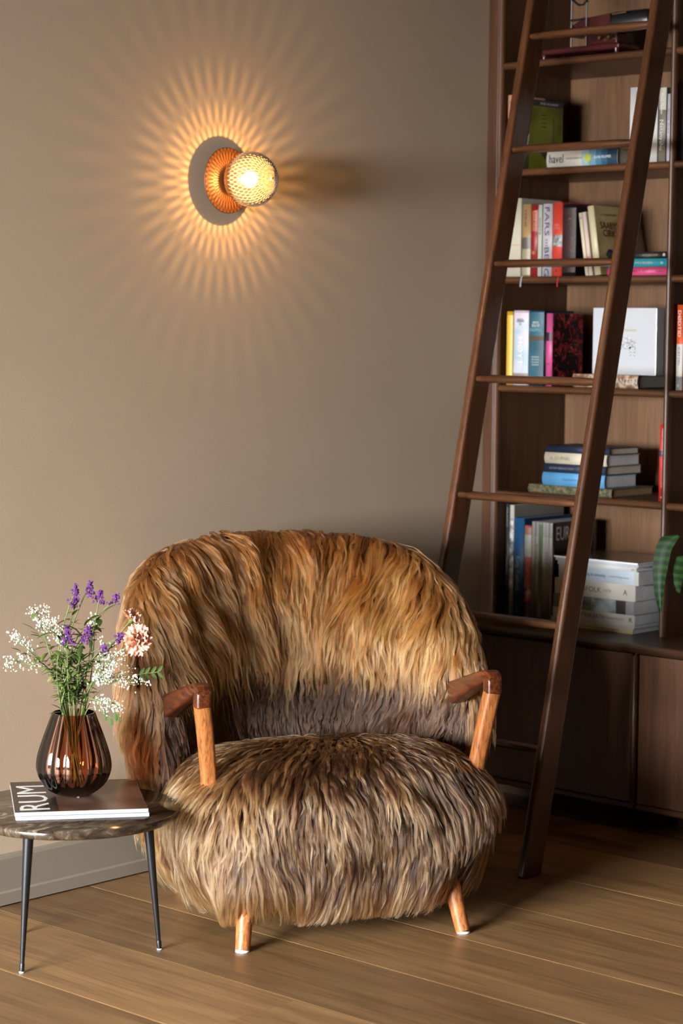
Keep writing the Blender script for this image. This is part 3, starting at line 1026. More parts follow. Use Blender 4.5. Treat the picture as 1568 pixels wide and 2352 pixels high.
M_PEACH = mottled('peach_petals', [(0.3, (0.75, 0.26, 0.17, 1)), (0.62, (0.88, 0.52, 0.36, 1)), (0.8, (0.9, 0.66, 0.5, 1))], 70, .6)

def leaf_mesh(l, w_, bend, fold=.25):
    V, F = [], []
    n = 6
    for i in range(n + 1):
        t = i / n
        ww = w_ / 2 * (math.sin(math.pi * min(1, t * .94 + .06)) ** .8)
        z = -bend * l * t * t
        V += [(l * t, -ww, z + fold * ww), (l * t, 0, z), (l * t, ww, z + fold * ww)]
    for i in range(n):
        k = i * 3
        F += [(k, k + 3, k + 4, k + 1), (k + 1, k + 4, k + 5, k + 2)]
    m = MB(); m.add(V, F, True)
    return m.mesh('leaf')
LEAVES = [[leaf_mesh(l, w_, bd) for l, w_, bd in ((.034, .011, .25), (.026, .010, .1), (.042, .012, .35), (.030, .014, .2))] for _ in M_LEAFS]
for li, row in enumerate(LEAVES):
    for me in row: me.materials.append(M_LEAFS[li])
def put_leaf(par, p, d, up, kind, sc=1.0, which=None):
    me = LEAVES[kind][which if which is not None else rb.randrange(4)]
    o = bpy.data.objects.new('leaf', me); COL.objects.link(o); o.parent = par
    X = Vector(d).normalized(); Y = Vector(up).cross(X)
    if Y.length < 1e-3: Y = Vector((0, 1, 0)).cross(X)
    Y.normalize(); Z = X.cross(Y)
    o.matrix_local = Matrix(((X.x * sc, Y.x * sc, Z.x * sc, p.x), (X.y * sc, Y.y * sc, Z.y * sc, p.y), (X.z * sc, Y.z * sc, Z.z * sc, p.z), (0, 0, 0, 1)))
    return o
def bez(p0, p1, p2, n=9):
    return [p0 * (1 - t) ** 2 + p1 * 2 * t * (1 - t) + p2 * t * t for t in [i / n for i in range(n + 1)]]
def stem_path(tip, na=None, nd=None):
    """from the foot of the vase through its neck to the tip"""
    na = rb.uniform(-.026, .026) if na is None else na
    nd = rb.uniform(-.026, .026) if nd is None else nd
    foot = S(-na * .9 + rb.uniform(-.015, .015), .012, -nd * .8)
    neck = S(na, .195, nd)
    up = neck + (neck - foot).normalized() * (tip - neck).length * .45
    return [foot + (neck - foot) * t for t in (0, .25, .5, .75)] + bez(neck, up, tip)
def blob(m, c, r, n=1):
    # small faceted bud (8 faces, jittered)
    vs = [c + Vector(v) * r * rb.uniform(.75, 1.2) for v in ((1, 0, 0), (-1, 0, 0), (0, 1, 0), (0, -1, 0), (0, 0, 1), (0, 0, -1))]
    m.add(vs, [(0, 2, 4), (2, 1, 4), (1, 3, 4), (3, 0, 4), (2, 0, 5), (1, 2, 5), (3, 1, 5), (0, 3, 5)])
def flower_thing(name, label, cat, group=None):
    return thing(name, label, cat, VB, group=group)

def white_sprig(tip, spread, nbr, label, seed, leaves=4):
    global rb
    rb = random.Random(seed)
    t = flower_thing('white_flower_sprig', label, 'flower', 'white flower sprigs in the vase')
    P = stem_path(tip)
    m = MB(); m.tube([tuple(p) for p in P], [.0013] * (len(P) - 1) + [.0006], n=6)
    bl = MB()
    for k in range(nbr):
        i = rb.choice(range(len(P) - 5, len(P)))
        base = P[i]
        e = tip + S(rb.gauss(0, spread), rb.gauss(0, spread * .8), rb.gauss(0, spread * .8))
        path = bez(base, (base + e) / 2 + Vector((0, 0, .008)), e, 5)
        m.tube([tuple(p) for p in path], [.0006] * 5 + [.0004], n=5)
        for j in range(rb.randint(16, 24)):
            q = rb.uniform(.35, 1.05)
            idx = min(4, int(q * 5)); c = path[idx] + (path[idx + 1] - path[idx]) * (q * 5 - idx)
            c = c + Vector((rb.gauss(0, .0055), rb.gauss(0, .0055), rb.gauss(0, .0055)))
            blob(bl, c, rb.uniform(.0014, .0032))
    m.build('stem', M_STEM, t)
    tag(bl.build('blossom', M_WHITE, t), kind='stuff')
    for k in range(leaves):
        i = rb.randrange(6, len(P))
        d = S(rb.uniform(-1, 1), rb.uniform(-.2, .8), rb.uniform(-1, .4))
        put_leaf(t, P[i], d, (0, 0, 1), rb.choice((1, 1, 2)), rb.uniform(.6, .9))
    return t
def purple_sprig(tip, ln_, label, seed, lean=0.0):
    global rb
    rb = random.Random(seed)
    t = flower_thing('purple_flower_sprig', label, 'flower', 'purple flower sprigs in the vase')
    P = stem_path(tip)
    m = MB(); m.tube([tuple(p) for p in P], [.0014] * (len(P) - 1) + [.0008], n=6); m.build('stem', M_STEM, t)
    bl = MB()
    ax = (P[-1] - P[-2]).normalized() * .7 + S(lean, .5, 0)
    ax.normalize()
    for k in range(int(ln_ * 2000)):
        q = rb.random()
        c = tip + ax * (.006 - ln_ * q)
        rr = .0035 + .0105 * q
        c = c + Vector((rb.gauss(0, rr * .55), rb.gauss(0, rr * .55), rb.gauss(0, .003)))
        blob(bl, c, rb.uniform(.0020, .0044))
    tag(bl.build('blossom', M_PURP, t), kind='stuff')
    for k in range(3):
        d = S(rb.uniform(-1, 1), rb.uniform(0, .8), rb.uniform(-1, .3))
        put_leaf(t, P[-rb.randint(3, 6)], d, (0, 0, 1), rb.choice((0, 1)), rb.uniform(.7, 1.0))
    return t
def leafy_branch(tip, nl, label, seed, kind=0, twig=False, sc=1.0, na=None, from_=5):
    global rb
    rb = random.Random(seed)
    t = flower_thing('leafy_branch', label, 'branch', 'leafy branches in the vase')
    P = stem_path(tip, na)
    m = MB(); m.tube([tuple(p) for p in P], [.0021] * 4 + [.0019 - .00012 * k for k in range(len(P) - 4)], n=7)
    m.build('stem', M_TWIG if twig else M_STEM, t)
    nl = int(nl * 1.7)
    for k in range(nl):
        f = from_ + (len(P) - 1.02 - from_) * ((k + .5) / nl)
        i = int(f); p = P[i] + (P[i + 1] - P[i]) * (f - i)
        d = S(rb.uniform(-1, 1), rb.uniform(-.15, .9), rb.uniform(-1, .6))
        put_leaf(t, p, d, (0, 0, 1), kind if rb.random() < .75 else (kind + 1) % 3, sc * rb.uniform(.7, 1.2))
    put_leaf(t, P[-1], P[-1] - P[-2], (0, 0, 1), kind, sc)
    return t

for i, (a, h, d, sp, nb, lb) in enumerate((
    (-.088, .425, .02, .017, 8, 'sprig of tiny white flowers at the upper edge of the bouquet, beside the bare wall'),
    (-.050, .405, -.02, .016, 8, 'sprig of tiny white flowers below and beside the topmost white sprig'),
    (-.135, .360, .00, .015, 7, 'sprig of sparse white flowers reaching farthest out over the wall'),
    (-.140, .315, -.02, .011, 5, 'drooping sprig of white flowers low at the outer edge of the bouquet'),
    (.045, .405, .03, .013, 5, 'white sprig in the middle of the bouquet between purple flowers'),
    (.100, .335, -.03, .022, 11, 'dense white sprig just below the peach carnation'),
    (.075, .285, -.04, .020, 10, 'dense white sprig above the vase rim among green stems'),
    (.130, .270, -.02, .020, 11, 'dense white sprig against the fur, below the carnation'),
    (.098, .212, -.03, .016, 8, 'white sprig drooping lowest over the vase rim towards the chair'))):
    white_sprig(S(a, h, d), sp, nb, lb, 100 + i)
for i, (a, h, d, l, lb, ln2) in enumerate((
    (.006, .482, .00, .046, 'tall purple flower spike at the top of the bouquet, farthest from the chair', -.1),
    (.036, .490, .02, .034, 'purple flower spike bending over at the very top of the bouquet', -.35),
    (.060, .470, .01, .030, 'short purple spike at the top between two others', .1),
    (.096, .458, .02, .022, 'small purple flower tuft closest to the fur backrest', .2),
    (-.008, .392, -.05, .036, 'purple flower head low in the bouquet beside white flowers', -.1),
    (.042, .396, -.05, .042, 'purple flower head in the middle of the bouquet', .2),
    (.112, .375, -.03, .022, 'purple tuft half hidden beside the peach carnation', .0),
    (.075, .352, -.05, .020, 'dark purple tuft deep in the greenery', .0))):
    purple_sprig(S(a, h, d), l, lb, 200 + i, ln2)
for i, (a, h, d, nl, k, tw, lb) in enumerate((
    (-.120, .335, -.01, 15, 1, True, 'brown twig with narrow leaves stretching out over the wall'),
    (-.085, .375, .01, 16, 1, False, 'leafy green branch leaning away from the chair'),
    (-.045, .385, -.03, 17, 0, True, 'upright twig with dark green leaves under the white flowers'),
    (.000, .430, .01, 16, 0, False, 'tall leafy branch under the purple spikes'),
    (.030, .400, -.04, 17, 2, False, 'pale green leafy branch in the front of the bouquet'),
    (.065, .420, .02, 16, 0, False, 'leafy branch with light leaves near the top on the chair side'),
    (.085, .345, -.03, 15, 0, False, 'dark leafy branch between the white sprigs'),
    (.020, .330, -.05, 16, 0, False, 'dense low leafy branch above the vase rim'),
    (-.030, .330, -.04, 16, 1, False, 'short bushy branch low in the front of the bouquet'),
    (.050, .320, .03, 15, 0, False, 'dark branch at the back of the bouquet'),
    (-.065, .300, .00, 13, 1, True, 'thin forked twig with few small leaves'))):
    leafy_branch(S(a, h, d), nl, lb, 300 + i, k, tw)
# low leaves at the rim
t = flower_thing('leaf_sprig', 'two broad green leaves at the vase rim on the wall side', 'leaf')
m = MB(); m.tube([tuple(S(-.012, .10, -.02)), tuple(S(-.020, .196, -.03)), tuple(S(-.026, .206, -.036))], .0014, n=6); m.build('stem', M_STEM, t)
put_leaf(t, S(-.024, .204, -.034), S(-.8, .7, -.3), (.2, .1, 1), 0, 1.0, 3)
put_leaf(t, S(-.020, .198, -.034), S(-.9, .15, -.4), (.2, .1, 1), 0, 1.1, 3)
t = flower_thing('leaf_sprig', 'small hanging leaves beside the lowest white sprig', 'leaf')
P = stem_path(S(.092, .185, -.03), .03, -.01)
m = MB(); m.tube([tuple(p) for p in P], .0011, n=6); m.build('stem', M_STEM, t)
for a, h in ((.075, .200), (.088, .188), (.098, .200), (.105, .196)):
    put_leaf(t, S(a, h, -.03), S(.15, -1, -.2), RD, 0, .9, 1)
t = flower_thing('fern_sprig', 'small fern frond with paired leaflets against the fur', 'leaf')
P = stem_path(S(.192, .285, .02), .028, .01)
m = MB(); m.tube([tuple(p) for p in P], .0009, n=6); m.build('stem', M_STEM, t)
for k in range(4):
    p = P[-1 - k // 2] if k % 2 == 0 else (P[-1 - k // 2] + P[-2 - k // 2]) / 2
    put_leaf(t, p, S(.6, .8, 0), RD * -1, 0, .75, 1); put_leaf(t, p, S(.6, -.7, 0), RD * -1, 0, .75, 1)

# carnation: ruffled petals in rings
def petal_mesh(l, w_, cup, ruff):
    V, F = [], []
    nu, nv = 9, 5
    for j in range(nv + 1):
        t = j / nv
        for i in range(nu):
            s = (i / (nu - 1) - .5) * 2
            ww = w_ * (t ** .7) * s
            zig = (.06 * l * (1 if i % 2 else -1)) if j == nv else 0
            V.append((l * t * (1 - .18 * s * s) + zig, ww, cup * l * t * t + ruff * l * t * math.sin(s * 6.0)))
    for j in range(nv):
        for i in range(nu - 1):
            k = j * nu + i
            F.append((k, k + 1, k + nu + 1, k + nu))
    m = MB(); m.add(V, F, True); return m.mesh('petal')
def carnation(tip, r, facing, rings, label, seed):
    global rb
    rb = random.Random(seed)
    t = flower_thing('carnation', label, 'flower')
    P = stem_path(tip, .022, -.005)
    m = MB(); m.tube([tuple(p) for p in P], .0017, n=8); m.build('stem', M_STEM, t)
    A = Vector(facing).normalized(); B = A.orthogonal().normalized(); C_ = A.cross(B)
    m = MB(); m.tube([tuple(tip - A * .014), tuple(tip - A * .006), tuple(tip + A * .004)], [.003, .0065, .005], n=10); m.build('calyx', M_LEAFS[1], t)
    mes = [petal_mesh(r, r * .42, .1, .10), petal_mesh(r * .9, r * .40, .3, .14)]
    for me in mes: me.materials.append(M_PEACH)
    for n, tilt, sc in rings:
        for k in range(n):
            an = 2 * math.pi * (k + rb.random() * .5) / n
            dr = (B * math.cos(an) + C_ * math.sin(an)) * math.cos(tilt) + A * math.sin(tilt + rb.uniform(-.15, .15))
            X = dr.normalized(); Y = A.cross(X).normalized(); Z = X.cross(Y)
            o = bpy.data.objects.new('petal', rb.choice(mes)); COL.objects.link(o); o.parent = t
            s_ = sc * rb.uniform(.85, 1.15); p = tip
            o.matrix_local = Matrix(((X.x * s_, Y.x * s_, Z.x * s_, p.x), (X.y * s_, Y.y * s_, Z.y * s_, p.y), (X.z * s_, Y.z * s_, Z.z * s_, p.z), (0, 0, 0, 1)))
    return t
carnation(S(.150, .368, -.03), .034, S(.35, .2, -1), ((9, -.15, 1.0), (9, .25, .95), (8, .65, .9), (6, 1.05, .85), (4, 1.35, .8)), 'peach pink carnation facing the room at the side of the bouquet', 5)
carnation(S(.135, .412, .0), .026, S(.5, .8, -.2), ((9, .1, 1.0), (7, .6, .95)), 'second peach flower seen from the side behind the carnation', 6)

# ------------------------------------------------------------------ books
WHT = plain((.52, .52, .50, 1), .5); DKT = plain((.03, .03, .035, 1), .5); GOLDT = plain((.55, .38, .12, 1), .35, .5, .6); REDT = plain((.5, .05, .05, 1), .5)
def C(r, g, b_):
    c = srgb(r, g, b_)
    return plain((c[0] * .70, c[1] * .70, c[2] * .70, 1), .45, .4)

def book_mesh(x0, x1, y0, y1, z0, z1, flat, soft=False):
    """cover as boards + rounded spine; the spine faces -x. Returns (cover, pages) builders"""
    cv, pg = MB(), MB()
    b_ = .0006 if soft else min(.0022, (y1 - y0) * .12 if not flat else (z1 - z0) * .12)
    o = 0.0 if soft else .003
    if not flat:
        cv.box(x0 + .003, x1, y1 - b_, y1, z0, z1); cv.box(x0 + .003, x1, y0, y0 + b_, z0, z1)
        n = 8
        pr = []
        bul = min(.005, (y1 - y0) * .18) if not soft else .0004
        for k in range(n + 1):
            s = k / n * 2 - 1
            pr.append((x0 + .003 - bul * (1 - s * s) - (0.002 if soft else 0), (y0 + y1) / 2 + s * (y1 - y0) / 2))
        vs = [(px, py, z0) for px, py in pr] + [(px, py, z1) for px, py in pr] + [(px + b_ + .001, py, z0) for px, py in pr] + [(px + b_ + .001, py, z1) for px, py in pr]
        m_ = n + 1
        fs = []
        for k in range(n):
            fs += [(k, m_ + k, m_ + k + 1, k + 1), (2 * m_ + k, 2 * m_ + k + 1, 3 * m_ + k + 1, 3 * m_ + k), (m_ + k, 3 * m_ + k, 3 * m_ + k + 1, m_ + k + 1), (k, k + 1, 2 * m_ + k + 1, 2 * m_ + k)]
        cv.add(vs, fs, True)
        pg.box(x0 + .0035 + b_, x1 - o, y0 + b_ + .0002, y1 - b_ - .0002, z0 + o, z1 - o)
    else:
        cv.box(x0 + .003, x1, y0, y1, z1 - b_, z1); cv.box(x0 + .003, x1, y0, y1, z0, z0 + b_)
        n = 8
        pr = []
        bul = min(.005, (z1 - z0) * .18) if not soft else .0004
        for k in range(n + 1):
            s = k / n * 2 - 1
            pr.append((x0 + .003 - bul * (1 - s * s) - (0.002 if soft else 0), (z0 + z1) / 2 + s * (z1 - z0) / 2))
        vs = [(px, y0, pz) for px, pz in pr] + [(px, y1, pz) for px, pz in pr] + [(px + b_ + .001, y0, pz) for px, pz in pr] + [(px + b_ + .001, y1, pz) for px, pz in pr]
        m_ = n + 1
        fs = []
        for k in range(n):
            fs += [(k, k + 1, m_ + k + 1, m_ + k), (2 * m_ + k, 3 * m_ + k, 3 * m_ + k + 1, 2 * m_ + k + 1), (m_ + k, m_ + k + 1, 3 * m_ + k + 1, 3 * m_ + k), (k, 2 * m_ + k, 2 * m_ + k + 1, k + 1)]
        cv.add(vs, fs, True)
        pg.box(x0 + .0035 + b_, x1 - o, y0 + o, y1 - o, z0 + b_ + .0002, z1 - b_ - .0002)
    return cv, pg

def book(label, mat, y0, y1, z0, h, x0=5.19, dep=.15, flat=False, soft=False, bands=(), titles=(), cover_mat=None, pages=None, group=None, lean=0.0, name='book', mags=False):
    """y0 > y1 are the two ends across the shelf (y0 nearer the wall); the book stands on z0"""
    ya, yb = min(y0, y1), max(y0, y1)
    yc = (ya + yb) / 2
    g = .0006 if not flat else 0
    cv, pg = book_mesh(0, dep, ya - yc + g, yb - yc - g, 0, h, flat, soft)
    t = thing(name, label, 'magazine' if mags else 'book', (x0, yc, z0 + .0004), group=group)
    if lean: t.rotation_euler = (lean, 0, 0)
    cv.build('cover', mat, t)
    pg.build('pages', pages or (M_PAGE if not soft else M_PAGEW), t)
    bul = (min(.005, (h if flat else yb - ya) * .18) if not soft else .0024)
    xs = .003 - bul - .0003
    hw = (yb - ya) / 2
    for (a, b2, m) in bands:
        mb = MB()
        n = 6
        pr = []
        for k in range(n + 1):
            s = (k / n * 2 - 1) * .985
            pr.append((.003 - (bul if not soft else .0004) * (1 - s * s) - (.002 if soft else 0) - .0003, s))
        if not flat:
            vs = [(px, s * (hw - g), h * a) for px, s in pr] + [(px, s * (hw - g), h * b2) for px, s in pr]
            mb.add(vs, [(k, n + 1 + k, n + 2 + k, k + 1) for k in range(n)], True)
        else:
            # flat book: fractions run from the wall end to the room end
            L_ = yb - ya
            vs = [(px, hw - L_ * a, h / 2 + s * h / 2) for px, s in pr] + [(px, hw - L_ * b2, h / 2 + s * h / 2) for px, s in pr]
            mb.add(vs, [(k, n + 1 + k, n + 2 + k, k + 1) for k in range(n)], True)
        mb.build('spine_print', m, t)
    for ti in titles:
        body, f, size, m = ti[:4]
        fit = ti[4] if len(ti) > 4 else None
        mode = ti[5] if len(ti) > 5 else 'down'
        if flat:
            text(t, body, size, (xs - .0006, hw - (yb - ya) * f, h / 2), (0, -1, 0), (0, 0, 1), m, fit=fit)
        elif mode == 'down':
            text(t, body, size, (xs - .0006, 0, h * f), (0, 0, -1), (0, -1, 0), m, fit=fit)
        else:
            text(t, body, size, (xs - .0006, 0, h * f), (0, -1, 0), (0, 0, 1), m, fit=fit)
    if cover_mat:
        mb = MB(); mb.box(.0045, dep - .0005, -hw + g - .0004, -hw + g - .0001, .0008, h - .0008)
        mb.build('cover_print', cover_mat, t)
    return t

# --- second shelf from the top
Z = SHELF_Z[1]
book('peach paperback spine beside the wall on the shelf above the red books', C(214, 158, 128), 4.124, 4.098, Z, .223, titles=(('VEJEN HJEM', .55, .010, DKT, .09), ('o', .9, .02, DKT)), soft=True)
book('dark hardback between the peach paperback and the green cover', C(38, 30, 26), 4.097, 4.072, Z, .200)
M_GREENC = mottled('green_cover_print', [(0.25, (0.035, 0.04, 0.006, 1)), (0.45, (0.13, 0.14, 0.012, 1)), (0.7, (0.22, 0.23, 0.03, 1))], 9, .3, 1)
t = book('book with a yellow green cover showing a ship, behind the ladder rail', C(28, 30, 12), 4.071, 4.044, Z, .208, dep=.17, cover_mat=M_GREENC)
# ship drawing and lines on the green cover
hw = (4.071 - 4.044) / 2
mb = MB(); mb.box(.004, .1695, -hw - .0002, -hw + .0001, .190, .2074); mb.build('cover_band', DKT, t)
text(t, 'SKIBE OG HAVET', .008, (.10, -hw - .0004, .198), (1, 0, 0), (0, 0, 1), WHT, fit=.09)
for k in range(4): text(t, 'lysets kyst', .006, (.075, -hw - .0006, .165 - .012 * k), (1, 0, 0), (0, 0, 1), DKT, 'small_print')
mb = MB()
yy = -hw - .0009
mb.add([(.06, yy, .052), (.165, yy, .052), (.150, yy, .035), (.085, yy, .030), (.12, yy, .06), (.122, yy, .06), (.122, yy, .16), (.12, yy, .16)], [(0, 3, 2, 1), (4, 5, 6, 7)])
mb.build('ship_print', DKT, t)
tb_ = book('thick white book lying flat with a blue striped spine lettered havel', C(205, 200, 188), 3.977, 3.720, Z, .047, x0=5.195, dep=.17, flat=True, pages=M_PAGE,
     bands=((.50, .60, C(150, 176, 188)), (.60, .70, C(110, 150, 168)), (.70, .78, C(70, 118, 142)), (.78, .86, C(40, 88, 112)), (.86, 1.0, C(20, 52, 70))),
     titles=(('havel', .145, .036, C(20, 40, 55), .052), ('HANNE MARIE MU', .40, .008, C(90, 100, 100), .06), ('ELINE REUMER', .80, .011, WHT, .06)))
mb = MB(); mb.lathe([(.0001, 0), (.013, 0)], 20, 'y'); o_ = mb.build('round_print', C(168, 180, 70), tb_, (-.0035, .1285 - .257 * .595, .0235), (0, 0, -math.pi / 2))
book('tall white book with red and black spine print, leaning side of the ladder rail', C(205, 202, 200), 3.676, 3.628, Z, .216, soft=True, titles=(('Svend Rasmussen', .82, .010, DKT, .05), ('TOMAS', .60, .010, REDT, .028, 'up'), ('ESPEN', .57, .007, REDT, .02, 'up'), ('Simon', .40, .018, DKT, .05), ('X', .06, .014, DKT, .01, 'up')))
book('second tall white book directly behind the ladder rail', C(196, 194, 190), 3.627, 3.579, Z, .214, soft=True)
book('grey photo-printed spine lettered Netanyahu', C(120, 112, 98), 3.577, 3.551, Z, .209, titles=(('Prime Minister', .78, .012, WHT, .06), ('Netanyahu', .36, .018, WHT, .085)), bands=((.70, 1.0, C(172, 165, 150)), (.22, .30, C(70, 64, 56))))
book('thin lilac white paperback against the upright', C(188, 186, 196), 3.547, 3.535, Z, .190, soft=True, titles=(('Gunnar Strand', .6, .007, DKT, .07),))
book('black book lettered in white beyond the upright, on the second shelf', C(22, 22, 24), 3.499, 3.474, Z, .226, titles=(('KAREN MASSON', .76, .012, WHT, .056),))
book('another black book next to the one lettered in white, at the frame edge', C(30, 28, 28), 3.473, 3.448, Z, .220)

# --- third shelf
Z = SHELF_Z[2]
book('tall cream book next to the bookcase side, partly behind the ladder', C(196, 188, 168), 4.121, 4.066, Z, .235, dep=.20, soft=True, titles=(('ART', .12, .014, REDT, .02, 'up'),), bands=((.14, .145, C(190, 90, 70)), (.40, .405, C(190, 90, 70))))
book('tan spine with a grey square, beside the dark red book', C(160, 128, 84), 4.064, 4.030, Z, .216, bands=((.38, .54, C(88, 84, 74)), (0.02, .38, C(150, 140, 112))), titles=(('FABLER', .8, .010, DKT, .05),))
book('dark red spine with gold lettering between tan and pale books', C(140, 30, 36), 4.029, 4.003, Z, .214, bands=((.62, .92, C(150, 40, 40)),), titles=(('RØDE HUSE', .77, .013, GOLDT, .06), ('*', .3, .03, GOLDT, .012, 'up'), ('*', .12, .03, GOLDT, .012, 'up')))
book('narrow pale green spine squeezed beside the dark red book', C(178, 184, 168), 4.002, 3.987, Z, .213, soft=True, titles=(('DIGTE', .7, .008, DKT, .05),))
book('lilac white spine with large letters FARS', C(192, 184, 190), 3.986, 3.949, Z, .215, titles=(('FARS', .76, .024, C(66, 70, 104), .085), ('III', .46, .012, C(120, 120, 140), .02), ('BERG', .20, .024, C(66, 70, 104), .085)))
book('coral red spine with a small grey picture', C(222, 74, 58), 3.948, 3.912, Z, .218, bands=((.40, .56, mottled('spine_photo', [(0.35, (.02, .02, .02, 1)), (0.65, (.4, .4, .4, 1))], 60, .5)),), titles=(('NORD', .69, .010, C(240, 160, 140), .018, 'up'), ('EN FAMILIE', .65, .009, C(240, 160, 140), .024, 'up'), ('8', .07, .014, DKT, .006, 'up')))
M_PATT = mottled('red_and_black_ornament', [(0.45, (0.012, 0.010, 0.012, 1)), (0.52, (0.36, 0.03, 0.03, 1)), (0.60, (0.012, 0.010, 0.012, 1))], 55, .5, 0, kind='wave', dist=9)
book('black hardback with red ornament on the spine', C(26, 22, 24), 3.911, 3.862, Z, .211, dep=.165, bands=((.05, .95, M_PATT),), cover_mat=C(26, 18, 20))
# leaning paperbacks
LEAN = math.radians(-9.0)
book('slim cream paperback leaning against the black hardback', C(206, 196, 166), 3.824, 3.812, Z + .001, .186, soft=True, lean=LEAN, titles=(('o', .92, .012, DKT, .006, 'up'),), dep=.13)
book('cream and pink paperback leaning, second of the leaning ones', C(206, 186, 172), 3.811, 3.797, Z + .001, .188, soft=True, lean=LEAN, bands=((.14, .30, C(206, 130, 130)),), dep=.13)
M_SAAB = mottled('yellow_cover_print', [(0.3, (0.30, 0.22, 0.08, 1)), (0.6, (0.50, 0.40, 0.18, 1)), (0.75, (0.58, 0.5, 0.28, 1))], 14, .4, 2)
t = book('leaning book with a yellow cover titled SAABYES CIRKUS', C(198, 186, 148), 3.795, 3.772, Z + .002, .205, x0=5.195, lean=LEAN, dep=.140, cover_mat=M_SAAB)
hw = (3.795 - 3.772) / 2
RT = C(108, 40, 24)
text(t, 'SAABYES', .030, (.076, -hw - .0006, .145), (1, 0, -.02), (.02, 0, 1), RT, fit=.105)
text(t, 'CIRKUS', .030, (.082, -hw - .0006, .122), (1, 0, -.02), (.02, 0, 1), RT, fit=.095)
text(t, 'L. S. CHRISTENSEN', .009, (.07, -hw - .0006, .178), (1, 0, 0), (0, 0, 1), C(90, 70, 40), 'small_print', fit=.08)
mb = MB()
for cx, cz, r in ((.060, .060, .017), (.075, .050, .014), (.088, .066, .010), (.095, .040, .010), (.10, .055, .007)):
    vs = [(cx + r * math.cos(6.283 * k / 10) * (1 + .3 * (k % 2)), -hw - .0007, cz + r * math.sin(6.283 * k / 10)) for k in range(10)]
    mb.add(vs, [tuple(range(10))[::-1]])
mb.build('figure_print', C(20, 48, 92), t)
for lb, mt, z, h, ti in (
    ('pink book lying at the bottom of three beside the upright', C(206, 70, 116), 0, .0235, (('HELT NY', .55, .010, C(120, 20, 60), .06), ('co', .88, .012, DKT, .02))),
    ('turquoise book lying between the pink and the black one', C(44, 170, 182), .0240, .0235, (('JANE A. BRUNFJELD', .62, .008, WHT, .06), ('o', .92, .014, WHT, .01))),
    ('black book lying on top of the turquoise one', C(24, 22, 26), .0480, .0185, (('ARNE LINDSTRØM', .72, .008, C(150, 130, 90), .055), ('8', .95, .012, WHT, .008)))):
    book(lb, mt, 3.744, 3.536, Z + z, h, dep=.14, flat=True, titles=ti)
for yy, zz, m, lb in ((4.040, .0, plain((.30, .32, .38, 1), .6), 'grey ribbon bookmark hanging over the shelf edge under the tan book'), (3.902, .0, plain((.42, .01, .02, 1), .5), 'red ribbon bookmark hanging over the shelf edge under the black book')):
    t = thing('ribbon_bookmark', lb, 'bookmark', (FX, yy, Z))
    mb = MB(); mb.sweep([(.026, 0, .0012), (.004, .001, .0014), (-.0012, .002, -.004), (-.0015, .005, -.020), (-.001, .006, -.032)], [(.004, .0006)] * 5, up=(-1, 0, .2), n=6); mb.build('ribbon', m, t)

# --- fourth shelf
Z = SHELF_Z[3]
book('yellow spine standing next to the bookcase side', C(206, 160, 36), 4.117, 4.092, Z, .222, titles=(('o', .05, .014, WHT, .008, 'up'),), bands=((.05, .95, C(216, 176, 60)),))
M_HOYT = mottled('pastel_spine_print', [(0.35, (0.28, 0.36, 0.43, 1)), (0.55, (0.42, 0.42, 0.46, 1)), (0.7, (0.46, 0.33, 0.36, 1))], 16, .5, 2)
book('pale blue and pink spine with large white letters HOYT', C(206, 186, 200), 4.090, 4.032, Z, .225, bands=((.04, .97, M_HOYT), (.04, .16, C(222, 160, 30))), titles=(('HØYT', .46, .030, WHT, .085), ('ANNE B.', .88, .008, C(70, 80, 100), .024, 'up'), ('RØNNING', .855, .008, C(70, 80, 100), .028, 'up'), ('*', .80, .02, C(70, 80, 100), .008, 'up')))
M_TEAL = mottled('teal_spine_print', [(0.35, (0.015, 0.06, 0.085, 1)), (0.6, (0.03, 0.105, 0.14, 1)), (0.75, (0.05, 0.15, 0.12, 1))], 12, .5, 2)
book('teal spine with small white title lines, beside the pale blue one', C(24, 58, 74), 4.030, 3.974, Z, .225, bands=((.02, .98, M_TEAL), (.60, .66, C(150, 110, 70))), titles=(('IRMA', .84, .010, WHT, .022, 'up'), ('SALVØ', .80, .012, WHT, .030, 'up'), ('DRØMMEN', .74, .014, C(120, 190, 200), .046, 'up'), ('EN ROMAN', .38, .006, WHT, .028, 'up'), ('OM LYKKE', .345, .006, WHT, .03, 'up'), ('OG HAVET', .31, .006, WHT, .03, 'up'), ('SOMMER', .275, .006, WHT, .026, 'up')))
book('black book whose back edge shows behind the floral one', C(14, 12, 14), 3.972, 3.967, Z, .214, dep=.165, cover_mat=C(16, 12, 14), titles=())
M_FLOR = mottled('black_cover_with_red_flowers', [(0.30, (0.010, 0.008, 0.010, 1)), (0.50, (0.014, 0.008, 0.010, 1)), (0.56, (0.36, 0.02, 0.035, 1)), (0.66, (0.25, 0.02, 0.03, 1)), (0.72, (0.60, 0.22, 0.16, 1))], 26, .35, 1, dist=2.2)
t = book('pink spine book with a black cover of red flowers', C(214, 90, 150), 3.966, 3.942, Z, .217, dep=.155, cover_mat=M_FLOR, bands=((.62, .74, C(70, 30, 50)),), titles=(('DIGT', .3, .007, DKT, .012, 'up'),))
hw = .012
text(t, 'Helga', .010, (.125, -hw - .0006, .135), (1, 0, 0), (0, 0, 1), C(150, 120, 70)); text(t, 'Flatland', .010, (.125, -hw - .0006, .124), (1, 0, 0), (0, 0, 1), C(150, 120, 70))
text(t, 'ET LIV', .008, (.115, -hw - .0006, .100), (1, 0, 0), (0, 0, 1), C(120, 30, 30), 'small_print')
